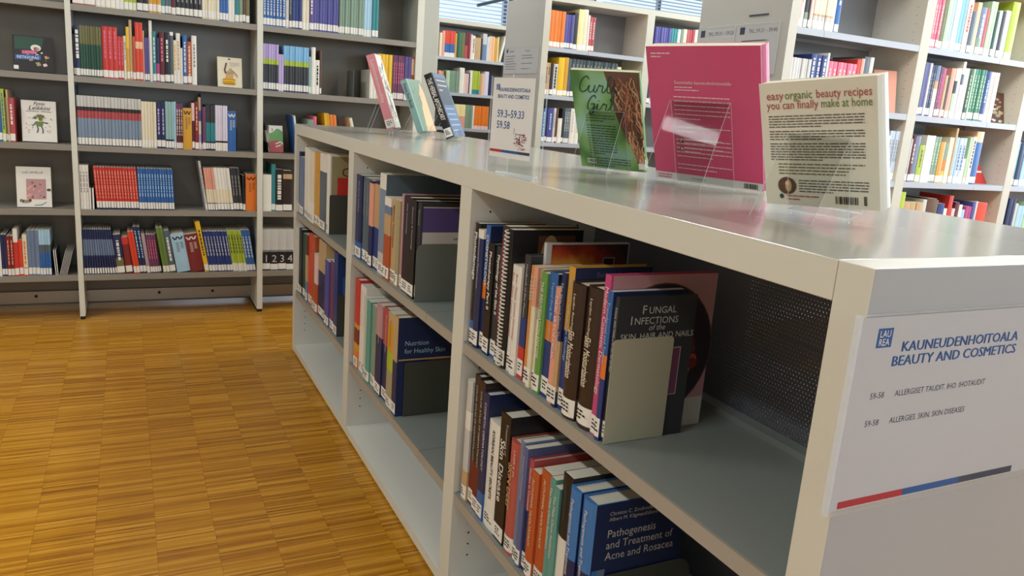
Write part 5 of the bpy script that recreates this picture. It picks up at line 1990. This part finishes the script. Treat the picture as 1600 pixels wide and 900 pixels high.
paragraph(mb, -.0009, W * .80, W * .50, Hh * .085, 2, .0055, pal('dusty red'), 81, thick=.3, ydir=-1)
disc(mb, -.0009, W * .79, Hh * .165, W * .085, Hh * .072, pal('brown'))
disc(mb, -.0012, W * .775, Hh * .165, W * .03, Hh * .05, pal('tan'), 20)
disc(mb, -.0013, W * .785, Hh * .185, W * .02, Hh * .018, pal('peach'), 16)
disc(mb, -.0011, W * .845, Hh * .075, W * .020, Hh * .020, pal('dark green'), 12)
rr = random.Random(9)
y = W * .36
while y > W * .17:
    e = y - rr.uniform(.0006, .0024)
    mb.face([(-.001, y, Hh * .035), (-.001, e, Hh * .035), (-.001, e, Hh * .095), (-.001, y, Hh * .095)], M_INK)
    y = e - rr.uniform(.0006, .0018)
for q in range(6):
    zq = Hh * (.035 + .012 * q)
    mb.face([(-.001, W * .125, zq), (-.001, W * .10, zq), (-.001, W * .10, zq + .0016), (-.001, W * .125, zq + .0016)], M_INK)
mb.build('print', r)
easel('clear acrylic stand under the cream recipe paperback', .9835, 1.0035, HT + .012, -1.36, -.24, W, Hh, T, 1, HT)


# --- three books leaning back in stands at the far end
def front_print(r, w, h, t, kind):
    mb = MB()
    x = t + .0008
    rr = random.Random(len(kind))
    if kind == 'pinkdrawing':
        mb.face([(x - .0003, .006, 0), (x - .0003, w, 0), (x - .0003, w, h), (x - .0003, .006, h)], pal('white'))
        for q in range(16):
            pts = [(x, w * rr.uniform(.15, .9), h * rr.uniform(.1, .92))]
            for s in range(5):
                pts.append((x, min(max(pts[-1][1] + rr.uniform(-.03, .03), .01), w - .005), min(max(pts[-1][2] + rr.uniform(-.04, .03), .01), h - .01)))
            mb.tube([(p[0], p[1], p[2]) for p in pts], .0009, pal(rr.choice(['grey', 'slate', 'grey green', 'dusty pink'])), 5)
    elif kind == 'teal':
        mb.face([(x - .0003, .012, 0), (x - .0003, w, 0), (x - .0003, w, h), (x - .0003, .012, h)], pal('grey green'))
        body = [(.35, 0), (1, 0), (1, .75), (.86, .95), (.72, .8), (.6, .72), (.62, .55), (.5, .45), (.42, .2)]
        mb.face([(x, w * a, h * b) for a, b in body], pal('peach'))
        for q in range(12):
            a, b = rr.uniform(.1, .75), rr.uniform(.6, .95)
            mb.tube([(x + .0003, w * a, h * b), (x + .0003, w * (a + .07), h * (b + .03)), (x + .0003, w * (a + .1), h * (b - .02))], .0008, pal('light grey'), 5)
    else:
        mb.face([(x - .0003, .012, 0), (x - .0003, w, 0), (x - .0003, w, h), (x - .0003, .012, h)], pal('steel'))
        mb.face([(x, .02, h * .50), (x, w - .02, h * .50), (x, w - .02, h * .93), (x, .02, h * .93)], pal('slate'))
        paragraph(mb, x + .0003, .03, w - .03, h * .9, 3, .02, pal('light grey'), 3, thick=.3)
        paragraph(mb, x + .0003, .03, w - .03, h * .45, 5, .022, pal('light blue'), 4, thick=.2)
    mb.build('cover_print', r)


PAL['blush pink'] = 'd98a94'
r = shown_front('book', 'thick blush pink book with a drawn cover in the farthest clear stand', .9786, 3.1003, 1.1455, 1.1293, .3202, .17, .30, .0343, 'blush pink', dict(h=1, t=('Luonnonkosmetiikka', 'pale pink', .015)), plabel=True)
front_print(r, .17, .30, .0343, 'pinkdrawing')
easel('clear acrylic stand holding the thick blush pink book', .9786, 3.1003, 1.1455, 1.1293, .3202, .17, .30, .0343, -1, HT)
r = shown_front('book', 'pale teal book with a peach figure cover in a clear stand', 1.181, 3.3294, 1.1315, .826, .4027, .15, .24, .0292, 'pale teal', dict(h=1, t=('Ihana Iho Body', 'slate', .014)), plabel=False)
front_print(r, .15, .24, .0292, 'teal')
easel('clear acrylic stand holding the pale teal book', 1.181, 3.3294, 1.1315, .826, .4027, .15, .24, .0292, -1, HT)
r = shown_front('book', 'black spined herbal apothecary book leaning back in a clear stand', 1.134, 2.844, HT + .0195, .9552, .4151, .2013, .2553, .031, 'black', dict(t=('THE HERBAL APOTHECARY', 'white', .019)), plabel=True)
front_print(r, .2013, .2553, .031, 'herbal')
easel('clear acrylic stand holding the black herbal apothecary book', 1.134, 2.844, HT + .0195, .9552, .4151, .2013, .2553, .031, -1, HT)


# --- books facing out on the wall bookcase
def wall_front(name, label, x, z, w, h, t, c, tilt=.16, y=4.585, yaw=0.0):
    r = shown_front(name, label, x, y + .0, z + .0006 + t * math.sin(tilt) * 0 + .0002, yaw, tilt, w, h, t, c, dict(), plabel=False)
    return r


def lift(r, t, tilt):
    r.matrix_world = Matrix.Translation((0, 0, t * math.sin(tilt))) @ r.matrix_world


Rc, Uc = (0, 1, 0), (0, 0, 1)
r = wall_front('book', 'dark picture book with red and blue title bars, alone on the wall bay shelf', -.484, 1.257, .168, .171, .018, 'black')
lift(r, .018, .16)
x = .0188
mb = MB()
rr = random.Random(12)
mb.face([(x, .003, .003), (x, .165, .003), (x, .165, .168), (x, .003, .168)], pal('black'))
mb.face([(x + .0001, .008, .105), (x + .0001, .12, .11), (x + .0001, .13, .166), (x + .0001, .008, .166)], pal('dark green'))
for q in range(26):
    a, b, s = rr.uniform(.05, .145), rr.uniform(.02, .10), rr.uniform(.006, .018)
    mb.face([(x + .0002 + q * 1e-5, a, b), (x + .0002 + q * 1e-5, a + s, b + s * .3), (x + .0002 + q * 1e-5, a + s * .7, b + s), (x + .0002 + q * 1e-5, a - s * .2, b + s * .8)], pal(rr.choice(['tan', 'cream', 'brown', 'khaki', 'dark brown', 'pale pink'])))
mb.face([(x + .0006, .035, .082), (x + .0006, .10, .086), (x + .0006, .10, .104), (x + .0006, .035, .10)], pal('magenta'))
mb.face([(x + .0006, .008, .055), (x + .0006, .115, .060), (x + .0006, .115, .082), (x + .0006, .008, .077)], pal('blue'))
for q in range(2):
    disc(mb, x + .0005, .095 + q * .003, .115 - q * .004, .022 - q * .009, .016 - q * .007, pal(['white', 'red'][q]), 16)
mb.face([(x + .0006, .0, .008), (x + .0006, .02, .008), (x + .0006, .02, .026), (x + .0006, .0, .026)], M_LABEL)
mb.build('cover_print', r)
text('cover_title', 'LASTEN', (x + .0009, .040, .087), Rc, Uc, .016, pal('pale pink'), r)
text('cover_title', 'RETKIOPAS', (x + .0009, .014, .061), Rc, Uc, .0185, M_WHITEINK, r)

r = wall_front('book', 'thick white book with a loose drawn figure, facing out on the wall bay', -.467, .917, .149, .202, .028, 'white')
lift(r, .028, .16)
x = .0288
mb = MB()
rr = random.Random(5)
mb.face([(x + .0003, .02, .148), (x + .0003, .075, .148), (x + .0003, .075, .150), (x + .0003, .02, .150)], M_INK)
mb.face([(x + .0003, .083, .148), (x + .0003, .128, .148), (x + .0003, .128, .150), (x + .0003, .083, .150)], M_INK)
for q in range(10):
    disc(mb, x + .0003 + q * 1e-5, .075 + rr.uniform(-.018, .018), .118 + rr.uniform(-.010, .012), .008, .008, pal(rr.choice(['olive', 'olive green', 'ochre'])), 10)
mb.face([(x + .0005, .062, .075), (x + .0005, .088, .075), (x + .0005, .094, .10), (x + .0005, .058, .10)], pal('olive green'))
for a, b, c_, d_ in ((.058, .095, .045, .078), (.094, .095, .112, .092), (.066, .075, .064, .045), (.084, .075, .088, .042)):
    mb.tube([(x + .0005, a, b), (x + .0005, (a + c_) / 2 + .004, (b + d_) / 2), (x + .0005, c_, d_)], .003, pal('slate'), 6)
for q in range(22):
    a, b = rr.choice([rr.uniform(.015, .05), rr.uniform(.098, .135)]), rr.uniform(.045, .12)
    mb.tube([(x + .0003, a, b), (x + .0003, a + rr.uniform(-.01, .01), b + rr.uniform(-.008, .008))], .0009, M_INK, 5)
mb.build('cover_print', r)
text('cover_title', 'Fysio', (x + .0005, .075, .180), Rc, Uc, .024, M_INK, r, 'CENTER', shear=.35)
text('cover_title', 'Leikkini', (x + .0005, .075, .156), Rc, Uc, .030, M_INK, r, 'CENTER', shear=.35)

r = wall_front('book', 'white book with a brown square picture, facing out on the lower wall bay shelf', -.508, .588, .151, .203, .02, 'white')
lift(r, .02, .16)
x = .0208
mb = MB()
rr = random.Random(6)
mb.face([(x + .0002, .042, .04), (x + .0002, .128, .04), (x + .0002, .128, .142), (x + .0002, .042, .142)], pal('dusty pink'))
for q in range(30):
    a, b, s = rr.uniform(.045, .118), rr.uniform(.042, .132), rr.uniform(.004, .012)
    disc(mb, x + .0004 + q * 1e-5, a, b, s * .7, s * .7, pal(rr.choice(['brown', 'tan', 'terracotta', 'dusty pink', 'khaki', 'salmon'])), 9)
for q in range(14):
    disc(mb, x + .0008 + q * 1e-5, .018 + q * .003, .028 + 6e-5 * (q - 6) ** 2 * 2, .006, .008, pal(rr.choice(['grey', 'brown', 'khaki'])), 9)
mb.tube([(x + .0008, .075, .010), (x + .0008, .105, .012), (x + .0008, .128, .026)], .0015, pal('slate'), 6)
disc(mb, x + .001, .140, .088, .010, .007, pal('brown'), 10)
mb.build('cover_print', r)
text('cover_title', 'LUE LAPSELLE!', (x + .0005, .026, .170), Rc, Uc, .0145, pal('slate'), r)

r = wall_front('paperback', 'small cream booklet with a hand and gold ring, facing out on the upper shelf', .449, 1.257, .125, .158, .008, 'cream')
lift(r, .008, .16)
x = .0088
mb = MB()
for q in range(4):
    mb.tube([(x + .0004, .050 + q * .002, .070), (x + .0004, .062 + q * .008, .100 - q * .006), (x + .0004, .070 + q * .010, .098 - q * .011), (x + .0004, .074 + q * .0085, .085 - q * .011)], .0028, pal('tan'), 6)
mb.face([(x + .0003, .038, .045), (x + .0003, .078, .045), (x + .0003, .082, .075), (x + .0003, .046, .085)], pal('tan'))
mb.tube([(x + .0006, .042, .072), (x + .0006, .036, .090), (x + .0006, .046, .128)], .0042, pal('brown'), 7)
for q, (b, c_) in enumerate(((.012, 'ochre'), (.022, 'yellow'), (.032, 'ochre'))):
    pts = [(x + .0012 + .0001 * q, .058 + .030 * math.cos(math.pi * s / 8), b + .012 + .006 * math.sin(math.pi * s / 8) - .006) for s in range(9)]
    mb.tube(pts, .005, pal(c_), 7)
mb.face([(x + .0005, .030, .012), (x + .0005, .086, .012), (x + .0005, .088, .034), (x + .0005, .028, .034)], pal('ochre'))
paragraph(mb, x + .0004, .062, .112, .132, 4, .0065, pal('grey'), 7, thick=.3)
mb.face([(x + .0006, .052, .146), (x + .0006, .068, .146), (x + .0006, .064, .152), (x + .0006, .056, .152)], M_INK)
mb.build('cover_print', r)

r = wall_front('book', 'green white and red book facing out beside the unit, middle wall shelf', .721, .917, .080, .148, .03, 'white', tilt=.1, yaw=.25)
lift(r, .03, .1)
x = .0308
mb = MB()
mb.face([(x, 0, .055), (x, .079, .055), (x, .079, .115), (x, .06, .128), (x, .045, .132), (x, .02, .110), (x, 0, .104)], pal('leaf green'))
mb.face([(x + .0003, 0, .0), (x + .0003, .079, .0), (x + .0003, .079, .04), (x + .0003, .05, .066), (x + .0003, 0, .06)], pal('dusty red'))
mb.tube([(x + .0006, .035, .045), (x + .0006, .065, .058)], .004, pal('white'), 6)
mb.tube([(x + .0006, .035, .028), (x + .0006, .065, .040)], .004, pal('white'), 6)
mb.tube([(x + .0006, .018, .115), (x + .0006, .018, .132)], .0015, M_INK, 6)
mb.build('cover_print', r)

# --- books facing out on the near aisle bookcase
r = shown_front('book', 'brown photo-covered book leaning face out by the green set, near aisle bookcase', 4.400, 2.90, 1.3826, -.25, .25, .125, .175, .012, 'brown', dict(), plabel=False)
lift(r, .012, .25)
mb = MB()
rr = random.Random(15)
for q in range(40):
    a, b, s = rr.uniform(.005, .105), rr.uniform(.01, .16), rr.uniform(.006, .018)
    disc(mb, .0128 + q * 1e-5, min(a, .12 - s), min(b, .17 - s), s, s * .6, pal(rr.choice(['dusty pink', 'khaki', 'brown', 'light grey', 'grey', 'tan'])), 9)
mb.build('cover_print', r)
mb = MB()
pts2 = [(0, 0), (.148, 0), (.06, .150), (.03, .158), (.012, .12)]
root = empty('folded_leaflet', basis((1, 0, 0), (0, 1, 0), (0, 0, 1), (4.382, 2.90, 1.0376)))
tag(root, 'bright red folded leaflet standing like a wedge at the end of the third shelf', 'leaflet')
mb.face([(a, .0 + b * .25, b) for a, b in pts2], pal('red'))
mb.face([(a, .05 - b * .06, b) for a, b in pts2], pal('red'))
mb.face([(.03, .0395, .158), (.06, .0375, .150), (.06, .041, .150), (.03, .0405, .158)], pal('red'))
mb.build('sheet', root)
mb = MB()
for b, a0, a1 in ((.125, .028, .05), (.105, .03, .075), (.06, .02, .10)):
    mb.face([(a0, b * .25 - .0012, b), (a1, (b + .002) * .25 - .0012, b + .002), (a1, (b + .012) * .25 - .0012, b + .012), (a0, (b + .012) * .25 - .0012, b + .012)], pal('white'))
mb.build('print', root)
r = shown_front('book', 'salmon pink book leaning face out at the end of the pink set', 3.452, 2.885, 1.3826, -.35, .22, .125, .215, .010, 'salmon', dict(), plabel=False)
lift(r, .010, .22)

# ------------------------------------------------------------------ signs
def acrylic_box(root, x0, x1, y0, y1, z0, z1, name='holder', faces='lr'):
    mb = MB()
    m = {q: M_ACEDGE for q in 'btfklr'}
    for q in faces:
        m[q] = M_ACRYL
    mb.box(x0, x1, y0, y1, z0, z1, M_ACRYL, mats=m)
    return mb.build(name, root)


def logo(root, p, right, up, s):
    """blue square mark with LAU over REA"""
    r_, u_ = Vector(right), Vector(up)
    n = r_.cross(u_)
    mb = MB()
    q = Vector(p)
    mb.face([q, q + r_ * s, q + r_ * s + u_ * s * .92, q + u_ * s * .92], M_BLUEINK)
    mb.build('logo_square', root)
    text('logo_text', 'LAU', q + r_ * s * .12 + u_ * s * .50 + n * .0003, right, up, s * .47, M_WHITEINK, root, sx=.86)
    text('logo_text', 'REA', q + r_ * s * .12 + u_ * s * .10 + n * .0003, right, up, s * .47, M_WHITEINK, root, sx=.86)


# sign on the end panel facing the camera
root = empty('end_sign', Matrix.Translation((.6895, YNEAR, .8335)))
tag(root, 'acrylic-covered paper sign for beauty and cosmetics on the end panel', 'sign')
RX, UZ = (1, 0, 0), (0, 0, 1)
SW, SH = .385, .2325
mb = MB()
mb.box(.004, SW, -.0022, -.0012, 0, SH - .004, M_PAPER2)
mb.build('paper', root)
acrylic_box(root, 0, SW + .004, -.0105, -.0026, 0, SH, faces='fk')
mb = MB()
mb.box(0.0, .004, -.0026, -.0004, 0, SH, M_ACEDGE)
mb.build('edge_strip', root)
YS = -.0028 + .0004


def lp(x, z):
    return (x - .6895, YS, z - .8335)


logo(root, lp(.7272, 1.0266), RX, UZ, .0242)
text('sign_title', 'KAUNEUDENHOITOALA', lp(.7690, 1.0200), RX, UZ, .0170, M_BLUEINK, root, sx=1.13)
text('sign_title', 'KAUNEUDENHOITOALA', tuple(Vector(lp(0.7697, 1.0200)) - Vector((0, .0003, 0))), RX, UZ, .0170, M_BLUEINK, root, sx=1.13)
text('sign_title', 'BEAUTY AND COSMETICS', lp(.7570, 1.0035), RX, UZ, .0170, M_BLUEINK, root, sx=1.14)
text('sign_title', 'BEAUTY AND COSMETICS', tuple(Vector(lp(0.7577, 1.0035)) - Vector((0, .0003, 0))), RX, UZ, .0170, M_BLUEINK, root, sx=1.14)
text('sign_code', '59-58', lp(.7326, .9665), RX, UZ, .0105, M_NAVYINK, root, sx=.95)
text('sign_line', 'ALLERGISET TAUDIT. IHO. IHOTAUDIT', lp(.7736, .9665), RX, UZ, .0102, M_NAVYINK, root, sx=.92)
text('sign_code', '59-58', lp(.7323, .9335), RX, UZ, .0105, M_NAVYINK, root, sx=.95)
text('sign_line', 'ALLERGIES. SKIN. SKIN DISEASES', lp(.7733, .9335), RX, UZ, .0102, M_NAVYINK, root, sx=.92)
mb = MB()
for a, b, m in ((.7125, .8215, M_REDINK), (.8215, .9249, M_BLUEINK), (.9249, 1.0342, M_NAVYINK)):
    p0, p1 = lp(a, .8352), lp(b, .8352)
    z0, z1 = p0[2], p0[2] + .0088
    mb.face([(p0[0], YS, z0), (p1[0], YS, z0), (p1[0], YS, z1), (p0[0], YS, z1)], m)
mb.build('colour_bar', root)

# upright sign on the top near the edge
wa, up, nn, n, o = frame_from(.709, 1.5762, HT + .0004, -1.3446, 0.0)
root = empty('table_sign', basis(wa, -n, up, o))
tag(root, 'upright acrylic sign with shelf numbers standing on the white top', 'sign')
SW, SH = .1611, .203
acrylic_box(root, 0, SW, 0, .0035, 0, SH, 'front_sheet', 'fk')
acrylic_box(root, .045, SW - .004, .022, .0255, 0, SH + .006, 'rear_sheet', 'fk')
mb = MB()
mb.box(.03, SW - .01, .0036, .0219, 0, .004, M_ACRYL, mats={q: M_ACEDGE for q in 'fklr'})
mb.build('base', root)
mb = MB()
mb.box(.002, SW * .87, .0042, .0048, .022 + SH * .06, SH - .002, M_PAPER)
mb.build('paper', root)
YS = .0039
text('sign_title', 'KAUNEUDENHOITOALA', (.024, YS, SH * .850), RX, UZ, .0108, M_BLUEINK, root, sx=.86, bold=.0002)
text('sign_title', 'BEAUTY AND COSMETICS', (.020, YS, SH * .782), RX, UZ, .0108, M_BLUEINK, root, sx=.83, bold=.0002)
text('sign_number', '59.3–59.33', (.022, YS, SH * .585), RX, UZ, .0225, M_BLUEINK, root, sx=.92, bold=.0002)
text('sign_number', '59.58', (.022, YS, SH * .470), RX, UZ, .0225, M_BLUEINK, root, sx=.92, bold=.0002)
logo(root, (.013, YS, SH * .865), RX, UZ, .0125)
mb = MB()
for a, b, m in ((.004, .045, M_REDINK), (.045, .10, M_BLUEINK), (.10, SW * .866, M_NAVYINK)):
    mb.face([(a, YS, SH * .222), (b, YS, SH * .222), (b, YS, SH * .250), (a, YS, SH * .250)], m)
mb.build('colour_bar', root)
mb = MB()
rr = random.Random(77)
for q in range(46):
    a, b = min(max(rr.gauss(.100, .009), .080), .122), min(max(rr.gauss(SH * .345, .0095), SH * .27), SH * .42)
    wv = rr.random() < .35
    dx, dz = (.0012, rr.uniform(.005, .013)) if wv else (rr.uniform(.005, .013), .0013)
    mb.face([(a, YS, b), (a + dx, YS, b), (a + dx, YS, b + dz), (a, YS, b + dz)], rr.choice([M_REDINK, M_REDINK, M_NAVYINK]))
mb.build('word_cloud', root)

# paper signs on the ends of the aisle bookcases (facing the parquet aisle)
LFT = (0, -1, 0)


def end_sign(x, y0, y1, z0, z1, label, line, seed, second=None):
    root = empty('end_sign', Matrix.Translation((x, y1, z0)))
    tag(root, label, 'sign')
    wv, hv = y1 - y0, z1 - z0
    mb = MB()
    mb.box(-.0035, -.0012, -wv + .003, -.003, .004, hv - .003, M_PAPER2)
    mb.build('paper', root)
    mb = MB()
    mb.box(-.0075, -.0045, -wv, 0, 0, hv, M_ACRYL, mats=dict(f=M_ACEDGE, k=M_ACEDGE, t=M_ACEDGE, b=M_ACEDGE))
    mb.build('holder', root)
    xs = -.0038
    mb = MB()
    s = hv * .14
    mb.face([(xs, -.03, hv * .80), (xs, -.03 - s, hv * .80), (xs, -.03 - s, hv * .94), (xs, -.03, hv * .94)], M_NAVYINK)
    rr = random.Random(seed)
    cols = [(.05, wv - .03)] if not second else [(.02, wv * .47), (wv * .53, wv - .03)]
    z = hv * .66
    for q in range(6):
        for a, b in cols:
            if rr.random() < .8:
                mb.face([(xs, -a, z), (xs, -a - (b - a) * rr.uniform(.45, .95), z), (xs, -a - (b - a) * .7, z + hv * .018), (xs, -a, z + hv * .018)], M_NAVYINK)
        z -= hv * .095
    mb.build('print_lines', root)
    text('sign_text', line, (xs, -.03 - s * 1.8, hv * .82), LFT, UZ, hv * .105, M_NAVYINK, root)
    if second:
        text('sign_text', second, (xs, -wv * .62, hv * .80), LFT, UZ, hv * .105, M_NAVYINK, root)
    return root


end_sign(2.72, 2.85, 3.148, 1.50, 1.742, 'paper sign in a clear holder at the near corner of the first bookcase end', 'TKL 59.21 – 59.43', 1)
end_sign(2.72, 3.152, 3.445, 1.50, 1.742, 'paper sign in a clear holder at the far corner of the first bookcase end', 'TKL 59.21 – 59.23', 2)
end_sign(2.72, 5.245, 5.82, 1.525, 1.728, 'wide grey paper sign on the end of the second aisle bookcase', 'Taideala 67', 3, 'Muotoilu')
mb = MB()
root = empty('label_strip', Matrix.Translation((2.72, 3.07, 1.775)))
tag(root, 'thin dark label strip stuck above the signs on the first bookcase end', 'label')
mb.box(-.002, -.0005, -.13, 0, 0, .008, M_NAVYINK)
mb.build('strip', root)
